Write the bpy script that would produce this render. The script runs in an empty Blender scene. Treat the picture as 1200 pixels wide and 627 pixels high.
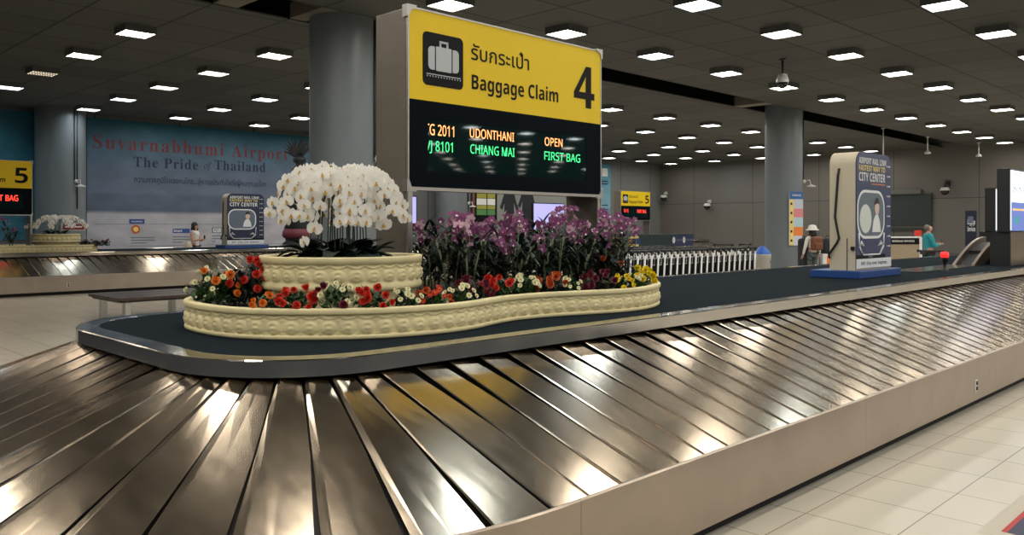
import bpy, bmesh, math, random
from mathutils import Vector, Matrix, Euler
from math import pi, sin, cos, sqrt, radians as R
S = bpy.context.scene
COL = S.collection
rnd = random.Random(4)

# ------------------------------------------------------------------ camera, world, exposure
F, TH, HOR, EYE = 972.0, 0.7860, 265.3, 1.65          # 1200x627 frame
cd = bpy.data.cameras.new('camera'); cam = bpy.data.objects.new('camera', cd); COL.objects.link(cam)
cd.sensor_width = 36; cd.lens = 36 * F / 1200; cd.shift_y = -(313.5 - HOR) / 1200
cd.clip_end = 300
cam.location = (0, 0, EYE); cam.rotation_euler = (pi / 2, 0, TH - pi / 2)
S.camera = cam
W = bpy.data.worlds.new('world'); S.world = W; W.use_nodes = True
W.node_tree.nodes['Background'].inputs[0].default_value = (.10, .15, .18, 1)
W.node_tree.nodes['Background'].inputs[1].default_value = .35
S.view_settings.view_transform = 'Standard'; S.view_settings.look = 'None'
S.view_settings.gamma = 1; S.view_settings.use_curve_mapping = False
S.view_settings.exposure = 0.0
LAMP_STRENGTH = 36.0
S.cycles.use_denoising = True; S.cycles.use_adaptive_sampling = False
S.cycles.max_bounces = 7; S.cycles.diffuse_bounces = 3; S.cycles.glossy_bounces = 4
S.cycles.sample_clamp_indirect = 4; S.cycles.sample_clamp_direct = 12
CS, SN = cos(TH), sin(TH)

def onY(px, Y):
    k = (px - 600) / F; d = Y / (SN - k * CS); return d * (CS + k * SN), d
def onX(px, X):
    k = (px - 600) / F; d = X / (CS + k * SN); return d * (SN - k * CS), d
def atY(px, py, Y):
    x, d = onY(px, Y); return x, EYE - d * (py - HOR) / F
def atZ(px, py, z):
    d = F * (EYE - z) / (py - HOR); l = d * (px - 600) / F
    return d * CS + l * SN, d * SN - l * CS
def atD(px, py, d):
    l = d * (px - 600) / F
    return Vector((d * CS + l * SN, d * SN - l * CS, EYE - d * (py - HOR) / F))
def toPx(X, Y, Z):
    d = X * CS + Y * SN
    if d < .2: return (-9999, -9999)
    return 600 + F * (X * SN - Y * CS) / d, HOR - F * (Z - EYE) / d

# ------------------------------------------------------------------ materials
def mat(name, col=(.5, .5, .5), rough=.5, metal=0, emit=None, es=0, spec=.5, noise=None, bump=None, aniso=0, trans=0, coat=0):
    m = bpy.data.materials.new(name); m.use_nodes = True
    nt = m.node_tree; b = nt.nodes['Principled BSDF']
    b.inputs['Base Color'].default_value = (*col, 1); b.inputs['Roughness'].default_value = rough
    b.inputs['Metallic'].default_value = metal; b.inputs['Specular IOR Level'].default_value = spec
    b.inputs['Anisotropic'].default_value = aniso
    b.inputs['Coat Weight'].default_value = coat
    b.inputs['Transmission Weight'].default_value = trans
    if emit: b.inputs['Emission Color'].default_value = (*emit, 1); b.inputs['Emission Strength'].default_value = es
    tc = nt.nodes.new('ShaderNodeTexCoord')
    if noise:                      # (scale, amount, stretch) brightness variation of the surface itself
        sc, am, st = noise
        mp = nt.nodes.new('ShaderNodeMapping'); mp.inputs['Scale'].default_value = st
        n = nt.nodes.new('ShaderNodeTexNoise'); n.inputs['Scale'].default_value = sc; n.inputs['Detail'].default_value = 5
        r = nt.nodes.new('ShaderNodeMapRange'); r.inputs[1].default_value = .3; r.inputs[2].default_value = .7
        r.inputs[3].default_value = 1 - am; r.inputs[4].default_value = 1 + am
        mx = nt.nodes.new('ShaderNodeMix'); mx.data_type = 'RGBA'; mx.blend_type = 'MULTIPLY'; mx.inputs[0].default_value = 1
        mx.inputs[6].default_value = (*col, 1)
        L = nt.links.new
        L(tc.outputs['Object'], mp.inputs[0]); L(mp.outputs[0], n.inputs['Vector']); L(n.outputs['Fac'], r.inputs[0])
        L(r.outputs[0], mx.inputs[7]); L(mx.outputs[2], b.inputs['Base Color'])
    if bump:
        sc, am = bump
        n2 = nt.nodes.new('ShaderNodeTexNoise'); n2.inputs['Scale'].default_value = sc; n2.inputs['Detail'].default_value = 3
        bp = nt.nodes.new('ShaderNodeBump'); bp.inputs['Strength'].default_value = am; bp.inputs['Distance'].default_value = .01
        nt.links.new(tc.outputs['Object'], n2.inputs['Vector']); nt.links.new(n2.outputs['Fac'], bp.inputs['Height']); nt.links.new(bp.outputs[0], b.inputs['Normal'])
    return m

def steel(name, col, rough, var, stretch, scale=6, rvar=.1):
    m = mat(name, col, rough, 1, noise=(scale, var, stretch))
    nt = m.node_tree; b = nt.nodes['Principled BSDF']
    tc = nt.nodes.new('ShaderNodeTexCoord'); mp = nt.nodes.new('ShaderNodeMapping'); mp.inputs['Scale'].default_value = stretch
    n = nt.nodes.new('ShaderNodeTexNoise'); n.inputs['Scale'].default_value = scale * 1.7; n.inputs['Detail'].default_value = 6
    r = nt.nodes.new('ShaderNodeMapRange'); r.inputs[1].default_value = .3; r.inputs[2].default_value = .7
    r.inputs[3].default_value = rough - rvar; r.inputs[4].default_value = rough + rvar
    nt.links.new(tc.outputs['Object'], mp.inputs[0]); nt.links.new(mp.outputs[0], n.inputs['Vector'])
    nt.links.new(n.outputs['Fac'], r.inputs[0]); nt.links.new(r.outputs[0], b.inputs['Roughness'])
    return m

def grid_mat(name, col, line, sx, sy, ox, oy, lw, rough, axes='XY', var=.06, vscale=.8, metal=0, spec=.5, bump=0, varscale2=None):
    """plain panels with thin joint lines every sx, sy metres (object space = world space)"""
    m = mat(name, col, rough, metal, spec=spec); nt = m.node_tree; b = nt.nodes['Principled BSDF']; L = nt.links.new
    tc = nt.nodes.new('ShaderNodeTexCoord'); sp = nt.nodes.new('ShaderNodeSeparateXYZ'); L(tc.outputs['Object'], sp.inputs[0])
    def M(op, a, c=None):
        n = nt.nodes.new('ShaderNodeMath'); n.operation = op
        for i, v in enumerate((a, c)):
            if v is None: continue
            if isinstance(v, (int, float)): n.inputs[i].default_value = v
            else: L(v, n.inputs[i])
        return n.outputs[0]
    outs, cells = [], []
    for ax, s, o in ((axes[0], sx, ox), (axes[1], sy, oy)):
        q = M('DIVIDE', M('SUBTRACT', sp.outputs[ax], o), s)
        fr = M('FRACT', q); dist = M('MINIMUM', fr, M('SUBTRACT', 1.0, fr))
        outs.append(M('LESS_THAN', dist, lw / s / 2)); cells.append(M('FLOOR', q))
    ln = M('MAXIMUM', outs[0], outs[1])
    cb = nt.nodes.new('ShaderNodeCombineXYZ'); L(cells[0], cb.inputs[0]); L(cells[1], cb.inputs[1])
    wn = nt.nodes.new('ShaderNodeTexWhiteNoise'); L(cb.outputs[0], wn.inputs['Vector'])
    n = nt.nodes.new('ShaderNodeTexNoise'); n.inputs['Scale'].default_value = vscale; n.inputs['Detail'].default_value = 4; L(tc.outputs['Object'], n.inputs['Vector'])
    v = M('ADD', M('MULTIPLY', M('SUBTRACT', wn.outputs['Value'], .5), var * 2), M('MULTIPLY', M('SUBTRACT', n.outputs['Fac'], .5), var * 3))
    v = M('ADD', v, 1.0)
    mx = nt.nodes.new('ShaderNodeMix'); mx.data_type = 'RGBA'; mx.blend_type = 'MULTIPLY'; mx.inputs[0].default_value = 1; mx.inputs[6].default_value = (*col, 1); L(v, mx.inputs[7])
    m2 = nt.nodes.new('ShaderNodeMix'); m2.data_type = 'RGBA'; L(ln, m2.inputs[0]); L(mx.outputs[2], m2.inputs[6]); m2.inputs[7].default_value = (*line, 1)
    L(m2.outputs[2], b.inputs['Base Color'])
    return m

M_slat = steel('brushed_steel_slat', (.59, .495, .385), .17, .07, (2.2, .7, 1), 5, .02)
nt = M_slat.node_tree; oi = nt.nodes.new('ShaderNodeObjectInfo'); rm = nt.nodes.new('ShaderNodeMapRange'); rm.inputs[3].default_value = .86; rm.inputs[4].default_value = 1.10
nt.links.new(oi.outputs['Random'], rm.inputs[0]); bb = nt.nodes['Principled BSDF']; src = bb.inputs['Base Color'].links[0].from_socket
mz = nt.nodes.new('ShaderNodeMix'); mz.data_type = 'RGBA'; mz.blend_type = 'MULTIPLY'; mz.inputs[0].default_value = 1
nt.links.new(src, mz.inputs[6]); nt.links.new(rm.outputs[0], mz.inputs[7]); nt.links.new(mz.outputs[2], bb.inputs['Base Color'])
M_rim = steel('rim_steel', (.56, .535, .50), .13, .05, (1, 1, 1), 3, .03)
M_panel = steel('panel_steel', (.43, .36, .30), .33, .07, (1, 1, 1), 2.5, .03)
M_under = mat('dark_under_plate', (.035, .032, .03), .5, .6)
M_black = mat('black_gap', (.004, .004, .005), .8)
M_carpet = mat('navy_carpet', (.006, .0125, .019), .95, noise=(60, .5, (1, 1, 1)), bump=(220, .6), spec=.1)
M_cream = mat('cream_stone', (.76, .66, .37), .6, noise=(7, .10, (1, 1, 1)))
M_soil = mat('soil', (.025, .018, .012), .95, noise=(40, .5, (1, 1, 1)))
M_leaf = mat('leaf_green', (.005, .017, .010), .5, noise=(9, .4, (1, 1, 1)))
M_leaf2 = mat('bedding_leaf', (.03, .075, .02), .5, noise=(20, .5, (1, 1, 1)))
M_leafd = mat('bedding_leaf_dark', (.02, .025, .018), .5, noise=(20, .5, (1, 1, 1)))
M_cane = mat('cane', (.16, .19, .10), .5)
M_stem = mat('orchid_stem', (.02, .03, .015), .5)
def petal_mat(name, col, tr):
    m = mat(name, col, .5, spec=.2); nt = m.node_tree; b = nt.nodes['Principled BSDF']
    t_ = nt.nodes.new('ShaderNodeBsdfTranslucent'); t_.inputs[0].default_value = (*col, 1); x_ = nt.nodes.new('ShaderNodeMixShader'); x_.inputs[0].default_value = tr
    nt.links.new(b.outputs[0], x_.inputs[1]); nt.links.new(t_.outputs[0], x_.inputs[2]); nt.links.new(x_.outputs[0], nt.nodes['Material Output'].inputs[0]); return m
M_white = petal_mat('orchid_white', (.97, .95, .90), .40)
M_ylip = mat('orchid_lip', (.55, .33, .06), .5)
M_purple = petal_mat('orchid_purple', (.28, .085, .21), .3)
M_pale = petal_mat('orchid_pale', (.66, .43, .52), .3)
M_red = mat('bloom_red', (.62, .035, .015), .55)
M_orange = mat('bloom_orange', (.80, .22, .02), .55)
M_bcream = mat('bloom_cream', (.82, .80, .52), .55)
M_yellow = mat('bloom_yellow', (.88, .68, .02), .55)
M_maroon = mat('bloom_maroon', (.16, .015, .035), .55)
M_rust = mat('bloom_rust', (.55, .10, .02), .55)
M_core = mat('bloom_core', (.45, .28, .02), .6)
M_signY = mat('sign_yellow', (.90, .62, .010), .4, spec=.3)
M_signK = mat('sign_black', (.004, .007, .011), .5, spec=.03)
M_ink = mat('sign_ink', (.006, .006, .007), .5, spec=.15)
M_icon = mat('icon_grey', (.52, .55, .57), .4)
M_bronze = mat('sign_side', (.19, .165, .135), .42, .35, noise=(5, .06, (1, 1, 1)))
M_trimm = mat('sign_trim', (.45, .43, .40), .35, .8)
M_led = mat('led_glass', (.004, .016, .016), .03, spec=.22)
M_ledO = mat('led_orange', (.2, .05, .01), .5, emit=(1, .36, .12), es=2.6)
M_ledG = mat('led_green', (.01, .2, .05), .5, emit=(.06, 1, .30), es=1.5)
M_ledR = mat('led_red', (.2, .01, .01), .5, emit=(1, .05, .03), es=3.0)
M_column = mat('column_grey', (.165, .19, .21), .42, noise=(3, .06, (1, 1, .3)))
M_pipe = mat('dark_pipe', (.02, .025, .025), .5)
M_pale_plastic = mat('camera_white', (.62, .62, .60), .4)
M_dome = mat('camera_dome', (.01, .01, .012), .1)
M_lampbox = mat('lamp_housing', (.10, .105, .10), .5)
M_lamp = mat('lamp_diffuser', (.9, .9, .88), .5, emit=(1, .93, .82), es=LAMP_STRENGTH)
M_lampw = mat('lamp_diffuser_warm', (.9, .85, .78), .5, emit=(1, .86, .70), es=LAMP_STRENGTH * .45)
M_lampc = mat('lamp_diffuser_cool', (.85, .9, .95), .5, emit=(.84, .95, 1), es=LAMP_STRENGTH)
M_lampoff = mat('lamp_diffuser_dim', (.8, .7, .6), .5, emit=(1, .82, .62), es=1.6)
M_floor = grid_mat('floor_tiles', (.60, .545, .445), (.20, .17, .13), .5, .5, 4.566, 2.18, .006, .24, var=.035, vscale=1.2, spec=.28)
M_ceil = grid_mat('ceiling_panels', (.072, .072, .064), (.010, .012, .012), 1.5, 1.497, 14.08, 9.82, .045, .75, var=.17, vscale=.35)
M_void = mat('ceiling_void', (.006, .007, .007), .9)
M_beam = mat('void_beam', (.16, .14, .11), .7)
M_wall = grid_mat('wall_panels', (.135, .126, .114), (.045, .06, .058), 4.0, 2.75, 24.4, .30, .04, .6, axes='YZ', var=.03, vscale=.3)
M_wallL = grid_mat('wall_panels_light', (.17, .178, .18), (.04, .05, .05), 3.0, 9, 1.2, -1, .05, .6, axes='XZ', var=.02, vscale=.3)
M_wallo = mat('outer_wall', (.10, .10, .10), .7)
M_wood = mat('bench_wood', (.055, .032, .024), .35, noise=(6, .3, (1, 12, 1)))
M_chrome = mat('tube_steel', (.60, .60, .58), .28, .9)
M_trolley = mat('trolley_bar', (.85, .85, .83), .4, .1)
M_rubber = mat('black_plastic', (.012, .013, .015), .45)
M_blue = mat('blue_base', (.02, .07, .26), .4)
M_navy = mat('navy_print', (.035, .05, .13), .35)
M_navy2 = mat('navy_dark_print', (.015, .022, .06), .35)
M_pcream = mat('poster_side', (.62, .54, .40), .5)
M_pwhite = mat('print_white', (.80, .82, .84), .4)
M_pyel = mat('print_yellow', (.85, .68, .22), .4)
M_porg = mat('print_orange', (.75, .25, .04), .4)
M_pgrey = mat('print_greyblue', (.12, .16, .21), .4)
M_pmoon = mat('print_moon', (.66, .72, .68), .4)
M_skin = mat('skin', (.52, .30, .21), .55)
M_hair = mat('hair_black', (.010, .009, .010), .5)
M_greyhair = mat('hair_grey', (.16, .15, .14), .6)
M_wcloth = mat('white_cloth', (.74, .73, .70), .8)
M_teal = mat('teal_cloth', (.02, .30, .36), .8)
M_dark = mat('dark_cloth', (.018, .02, .028), .8)
M_pattern = mat('patterned_cloth', (.08, .10, .11), .8, noise=(14, .9, (1, 1, 1)))
M_brown = mat('brown_leather', (.17, .055, .025), .5)
M_textred = mat('print_red', (.17, .022, .03), .5)
M_textnavy = mat('print_navy', (.006, .018, .06), .5)
M_screen = mat('lit_screen', (.3, .3, .5), .3, emit=(.50, .48, 1.0), es=.85)
M_screenw = mat('lit_screen_white', (.5, .55, .6), .3, emit=(.82, .90, 1.0), es=1.35)
M_screenb = mat('lit_screen_blue', (.1, .15, .4), .3, emit=(.12, .17, .45), es=1.0)
M_redlamp = mat('red_beacon', (.6, .02, .02), .3, emit=(1, .03, .03), es=.9)
M_desk = mat('desk_wood', (.36, .29, .20), .5, noise=(4, .1, (1, 1, 8)))
M_glassd = mat('dark_window', (.03, .045, .045), .25)
M_statue = mat('statue_dark', (.012, .013, .018), .5)
M_pink = mat('pink_sash', (.22, .05, .07), .6)
M_binw = mat('bin_white', (.55, .53, .48), .4)
M_binb = mat('bin_blue', (.04, .16, .62), .4)
M_olive = mat('print_olive', (.34, .34, .05), .6)
M_pgreen = mat('print_green', (.08, .26, .08), .6)
M_mred = mat('mat_red', (.45, .025, .02), .6)
M_mnavy = mat('mat_navy', (.03, .035, .08), .6)
M_cable = mat('cable_black', (.01, .01, .01), .5)

def banner_mat(name, top, mid, low, z0, z1):
    """printed cloth: deep teal sky, pale lavender crowd picture, near-white foot"""
    m = mat(name, mid, .6); nt = m.node_tree; b = nt.nodes['Principled BSDF']; L = nt.links.new
    tc = nt.nodes.new('ShaderNodeTexCoord'); sp = nt.nodes.new('ShaderNodeSeparateXYZ'); L(tc.outputs['Object'], sp.inputs[0])
    mr = nt.nodes.new('ShaderNodeMapRange'); mr.inputs[1].default_value = z0; mr.inputs[2].default_value = z1; L(sp.outputs['Z'], mr.inputs[0])
    cr = nt.nodes.new('ShaderNodeValToRGB'); L(mr.outputs[0], cr.inputs[0])
    e = cr.color_ramp.elements; e[0].position = 0; e[0].color = (*low, 1); e[1].position = 1; e[1].color = (*top, 1)
    for p, c in ((.27, low), (.30, tuple(.72 * v for v in mid)), (.42, tuple(.80 * v for v in mid)), (.45, mid), (.56, tuple(.9 * v for v in mid)), (.80, tuple(.55 * a + .45 * v for a, v in zip(top, mid)))):
        k = e.new(p); k.color = (*c, 1)
    mp = nt.nodes.new('ShaderNodeMapping'); mp.inputs['Scale'].default_value = (.9, 1, 1.6); L(tc.outputs['Object'], mp.inputs[0])
    n = nt.nodes.new('ShaderNodeTexNoise'); n.inputs['Scale'].default_value = 1.6; n.inputs['Detail'].default_value = 6; L(mp.outputs[0], n.inputs['Vector'])
    r = nt.nodes.new('ShaderNodeMapRange'); r.inputs[1].default_value = .35; r.inputs[2].default_value = .7; r.inputs[3].default_value = .86; r.inputs[4].default_value = 1.2; L(n.outputs['Fac'], r.inputs[0])
    mx = nt.nodes.new('ShaderNodeMix'); mx.data_type = 'RGBA'; mx.blend_type = 'MULTIPLY'; mx.inputs[0].default_value = .8; L(cr.outputs[0], mx.inputs[6]); L(r.outputs[0], mx.inputs[7])
    L(mx.outputs[2], b.inputs['Base Color'])
    return m
M_banner = banner_mat('airport_banner_print', (.008, .115, .185), (.115, .155, .235), (.40, .40, .46), .85, 5.4)
M_banner2 = banner_mat('blue_banner_print', (.010, .12, .19), (.03, .16, .24), (.10, .22, .30), -2, 5.4)
M_banner3 = banner_mat('sky_banner_print', (.05, .28, .42), (.20, .40, .52), (.55, .58, .60), 1, 5.0)

# ------------------------------------------------------------------ mesh helpers
class MB:
    def __init__(s): s.v = []; s.f = []; s.m = []; s.sm = []
    def add(s, vs, fs, mi=0, smooth=False):
        o = len(s.v); s.v += [tuple(v) for v in vs]
        for f in fs: s.f.append(tuple(i + o for i in f)); s.m.append(mi); s.sm.append(smooth)
    def box(s, x0, x1, y0, y1, z0, z1, mi=0, bev=0):
        if bev > 0:
            b = min(bev, (x1 - x0) / 2.01, (y1 - y0) / 2.01, (z1 - z0) / 2.01)
            bm = bmesh.new(); bmesh.ops.create_cube(bm, size=1)
            for v in bm.verts: v.co = Vector(((x0 + x1) / 2 + v.co.x * (x1 - x0), (y0 + y1) / 2 + v.co.y * (y1 - y0), (z0 + z1) / 2 + v.co.z * (z1 - z0)))
            bmesh.ops.bevel(bm, geom=bm.edges[:], offset=b, segments=2, affect='EDGES', profile=.5)
            bm.verts.index_update()
            s.add([v.co for v in bm.verts], [[v.index for v in f.verts] for f in bm.faces], mi); bm.free(); return s
        vs = [(x, y, z) for x in (x0, x1) for y in (y0, y1) for z in (z0, z1)]
        s.add(vs, [(0, 1, 3, 2), (4, 6, 7, 5), (0, 4, 5, 1), (2, 3, 7, 6), (0, 2, 6, 4), (1, 5, 7, 3)], mi); return s
    def tube(s, pts, r, n=8, mi=0, cap=True):
        pts = [Vector(p) for p in pts]; rs = r if isinstance(r, (list, tuple)) else [r] * len(pts)
        o = len(s.v); prev = None
        for i, p in enumerate(pts):
            t = (pts[min(i + 1, len(pts) - 1)] - pts[max(i - 1, 0)]).normalized()
            if prev is None:
                a = Vector((0, 0, 1)) if abs(t.z) < .9 else Vector((1, 0, 0))
                u = t.cross(a).normalized()
            else: u = (prev - t * prev.dot(t)).normalized()
            prev = u; w = t.cross(u)
            for k in range(n):
                q = p + (u * cos(2 * pi * k / n) + w * sin(2 * pi * k / n)) * rs[i]; s.v.append(tuple(q))
        for i in range(len(pts) - 1):
            for k in range(n):
                s.f.append((o + i * n + k, o + i * n + (k + 1) % n, o + (i + 1) * n + (k + 1) % n, o + (i + 1) * n + k)); s.m.append(mi); s.sm.append(True)
        if cap:
            s.f.append(tuple(o + k for k in range(n))[::-1]); s.m.append(mi); s.sm.append(False)
            e = o + (len(pts) - 1) * n; s.f.append(tuple(e + k for k in range(n))); s.m.append(mi); s.sm.append(False)
        return s
    def lathe(s, prof, n=32, c=(0, 0, 0), mi=0, smooth=True, close=False):
        o = len(s.v)
        for r, z in prof:
            for k in range(n): s.v.append((c[0] + r * cos(2 * pi * k / n), c[1] + r * sin(2 * pi * k / n), c[2] + z))
        for i in range(len(prof) - 1):
            for k in range(n):
                s.f.append((o + i * n + k, o + i * n + (k + 1) % n, o + (i + 1) * n + (k + 1) % n, o + (i + 1) * n + k)); s.m.append(mi); s.sm.append(smooth)
        return s
    def ell(s, c, r, n=12, mi=0, rot=None):
        o = len(s.v); c = Vector(c); h = n // 2 + 1
        for i in range(h + 1):
            a = pi * i / h
            for k in range(n):
                p = Vector((r[0] * sin(a) * cos(2 * pi * k / n), r[1] * sin(a) * sin(2 * pi * k / n), r[2] * cos(a)))
                if rot is not None: p = rot @ p
                s.v.append(tuple(c + p))
        for i in range(h):
            for k in range(n): s.f.append((o + i * n + k, o + (i + 1) * n + k, o + (i + 1) * n + (k + 1) % n, o + i * n + (k + 1) % n)); s.m.append(mi); s.sm.append(True)
        return s
    def prism(s, poly, y0, y1, mi=0, plane='XZ'):
        """polygon [(a,b)] extruded between y0 and y1"""
        n = len(poly)
        mk = (lambda a, b, y: (a, y, b)) if plane == 'XZ' else ((lambda a, b, y: (a, b, y)) if plane == 'XY' else (lambda a, b, y: (y, a, b)))
        vs = [mk(a, b, y0) for a, b in poly] + [mk(a, b, y1) for a, b in poly]
        s.add(vs, [tuple(range(n)), tuple(range(2 * n - 1, n - 1, -1))] + [(i, i + n, (i + 1) % n + n, (i + 1) % n) for i in range(n)], mi); return s
    def mesh(s, name, mats):
        me = bpy.data.meshes.new(name); me.from_pydata(s.v, [], s.f)
        for m in (mats if isinstance(mats, (list, tuple)) else [mats]): me.materials.append(m)
        me.polygons.foreach_set('material_index', s.m); me.polygons.foreach_set('use_smooth', s.sm)
        bm = bmesh.new(); bm.from_mesh(me); bmesh.ops.recalc_face_normals(bm, faces=bm.faces[:]); bm.to_mesh(me); bm.free()
        me.update(); return me
    def build(s, name, mats, parent=None):
        o = bpy.data.objects.new(name, s.mesh(name, mats)); COL.objects.link(o)
        if parent: o.parent = parent
        return o
def tag(o, label, cat, group=None, kind=None):
    if label: o['label'] = label
    if cat: o['category'] = cat
    if group: o['group'] = group
    if kind: o['kind'] = kind
    return o
def thing(name, label, cat, loc=(0, 0, 0), rz=0, group=None):
    o = bpy.data.objects.new(name, None); COL.objects.link(o); o.location = loc; o.rotation_euler = (0, 0, rz); o.empty_display_size = .1
    return tag(o, label, cat, group)
def struct(name, mb, m): return tag(mb.build(name, m), None, None, kind='structure')
def link(name, me, parent, loc=(0, 0, 0), rot=None, sc=None):
    o = bpy.data.objects.new(name, me); COL.objects.link(o); o.parent = parent; o.location = loc
    if rot is not None: o.rotation_euler = rot
    if sc is not None: o.scale = sc if isinstance(sc, (tuple, list, Vector)) else (sc,) * 3
    return o
def dup(root, loc, rz=None, label=None, group=None):
    r = root.copy(); COL.objects.link(r); r.location = loc
    if rz is not None: r.rotation_euler = (0, 0, rz)
    if label: r['label'] = label
    if group: r['group'] = group
    for ch in list(root.children):
        c = ch.copy(); COL.objects.link(c); c.parent = r
        for g in list(ch.children):
            d = g.copy(); COL.objects.link(d); d.parent = c
    return r
def rrect(x0, x1, z0, z1, r, n=6, corners='all'):
    p = []
    for cx, cz, a0, key in ((x1 - r, z1 - r, 0, 'tr'), (x0 + r, z1 - r, pi / 2, 'tl'), (x0 + r, z0 + r, pi, 'bl'), (x1 - r, z0 + r, 1.5 * pi, 'br')):
        if corners == 'all' or key in corners:
            for i in range(n + 1): p.append((cx + r * cos(a0 + pi / 2 * i / n), cz + r * sin(a0 + pi / 2 * i / n)))
        else: p.append((cx + (r if 'r' in key else -r), cz + (r if 't' in key else -r)))
    return p
SANS = {}
def fancy(t, cap, low, dig=None):
    o = ''
    for ch in t:
        if 'A' <= ch <= 'Z': o += chr(cap + ord(ch) - 65)
        elif 'a' <= ch <= 'z': o += chr(low + ord(ch) - 97)
        elif dig and '0' <= ch <= '9': o += chr(dig + ord(ch) - 48)
        else: o += ch
    return o
def sans(t): return fancy(t, 0x1D5A0, 0x1D5BA, 0x1D7E2)
def sansb(t): return fancy(t, 0x1D5D4, 0x1D5EE, 0x1D7EC)
def serifb(t): return fancy(t, 0x1D400, 0x1D41A)
_tc = {}
def text_mesh(body, offset=0, spacing=1):
    """letters as a flat mesh: list of verts (x, y) and faces, unit = 1 em"""
    key = (body, offset, spacing)
    if key in _tc: return _tc[key]
    c = bpy.data.curves.new('letters', 'FONT'); c.body = body; c.offset = offset; c.space_character = spacing; c.resolution_u = 3
    o = bpy.data.objects.new('letters', c); COL.objects.link(o)
    dg = bpy.context.evaluated_depsgraph_get(); dg.update()
    me = bpy.data.meshes.new_from_object(o.evaluated_get(dg))
    vs = [v.co.copy() for v in me.vertices]; fs = [tuple(p.vertices) for p in me.polygons]
    bpy.data.objects.remove(o); bpy.data.curves.remove(c); bpy.data.meshes.remove(me)
    _tc[key] = (vs, fs); return vs, fs
def lettering(body, x0, x1, zb, zt, y, m, parent, offset=0, spacing=1, cap=None, name='lettering', th=.002, clipx=None):
    """letters on a plane facing -Y; zb = baseline, zt = top of the capitals, fitted from x0 to x1"""
    vs, fs = text_mesh(body, offset, spacing)
    ax = min(v.x for v in vs); bx = max(v.x for v in vs); ty = cap if cap else max(v.y for v in vs)
    sx = (x1 - x0) / (bx - ax); sz = (zt - zb) / ty
    mb = MB(); mb.add([(x0 + (v.x - ax) * sx, y - th, zb + v.y * sz) for v in vs], fs)
    o = mb.build(name, m, parent)
    if clipx is not None:
        bm = bmesh.new(); bm.from_mesh(o.data)
        bmesh.ops.bisect_plane(bm, geom=bm.verts[:] + bm.edges[:] + bm.faces[:], plane_co=(clipx, 0, 0), plane_no=(-1, 0, 0), clear_outer=True)
        bm.to_mesh(o.data); bm.free()
    return o

# ------------------------------------------------------------------ the hall
CZ = EYE + 3.909                       # ceiling height
X0, X1, Y0, Y1 = -16.0, 44.3, -40.0, 30.9
SL0, SL1 = 12.85, 14.05                # open recess in the ceiling
mb = MB(); mb.box(X0, X1, Y0, Y1, -.2, 0); struct('floor', mb, M_floor)
mb = MB(); mb.box(X0, 10.8, Y0, .45, 0, .006); mb.box(X0, -.1, .45, 7.9, 0, .006); mb.box(X0, 1.15, 7.9, 18, 0, .006); struct('floor_added_dark', mb, mat('added_dark_floor', (.03, .034, .04), .9, noise=(30, .3, (1, 1, 1))))  # unseen dark floor areas, added so the steel rim has something dark to reflect
mb = MB(); mb.box(X0, X1, Y0, SL0, CZ, CZ + .03); mb.box(X0, X1, SL1, Y1, CZ, CZ + .03); struct('ceiling', mb, M_ceil)
mb = MB(); mb.box(X0, X1, SL0 - 1.5, SL1 + 1.5, CZ + 1.6, CZ + 1.7); mb.box(X0, X1, SL0 - 1.5, SL0 - 1.4, CZ + .03, CZ + 1.6); mb.box(X0, X1, SL1 + 1.4, SL1 + 1.5, CZ + .03, CZ + 1.6)
struct('ceiling_recess', mb, M_void)
for i, (bx, w) in enumerate(((6.6, .45), (8.1, .35), (24.3, .5))):
    mb = MB(); mb.box(bx, bx + w, SL0, SL1, CZ + .02, CZ + .32); struct('trim_%d' % (i + 1), mb, M_beam)
mb = MB(); mb.box(X1, X1 + .2, Y0, Y1 + .2, 0, CZ + 1.7); struct('wall_back', mb, M_wall)
mb = MB(); mb.box(X0, X1, Y1, Y1 + .2, 0, CZ + .3); struct('wall_left', mb, M_wallL)
mb = MB(); mb.box(X0, X1 + .2, Y0 - .2, Y0, 0, CZ + .3); struct('wall_right', mb, M_wallo)
mb = MB(); mb.box(X0 - .2, X0, Y0 - .2, Y1 + .2, 0, CZ + 1.7); struct('wall_front', mb, M_wallo)

# columns with conduit and a wall-arm camera each
def column(x, y, r, label, ang, zcam, top=CZ + 1.6, two=True):
    t = thing('column', label, 'column', (x, y, 0))
    MB().lathe([(r, 0), (r, top)], 48).build('shaft', M_column, t)
    ux, uy = cos(ang), sin(ang)
    mb = MB()
    for s in ((-.05, .05) if two else (0,)):
        px, py = ux * (r + .02) - uy * s, uy * (r + .02) + ux * s
        mb.tube([(px, py, zcam - (.05 if s < 0 or not two else .9)), (px, py, CZ - .02)], .018, 6)
    mb.build('conduit', M_pipe, t)
    c = MB(); c.tube([(ux * r, uy * r, zcam), (ux * (r + .22), uy * (r + .22), zcam + .05), (ux * (r + .26), uy * (r + .26), zcam - .12)], .018, 6)
    cc = (ux * (r + .26), uy * (r + .26), zcam - .15)
    c.lathe([(.01, .05), (.06, .03), (.16, -.01), (.16, -.03), (.01, -.04)], 20, cc)
    c.ell((ux * (r + .04), uy * (r + .04), zcam), (.07, .07, .07), 10)
    c.build('camera_arm', M_pale_plastic, t)
    return t
x, d = onY(402, 13.45); column(x, 13.45, .626, 'tall round grey column behind the white orchids and the large yellow sign', -.95, EYE + 14.6 * 85 / F)
colx, d = onY(918.5, 13.5)
colR = column(colx, 13.5, .62, 'round grey column at the end of the trolley row', -1.25, EYE + d * 52 / F, two=False)
x, d = onY(71, 30.2); column(x, 30.2, .76, 'round grey column between two blue wall banners, behind the left carousel', -1.25, EYE + d * 52 / F, CZ)
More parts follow.
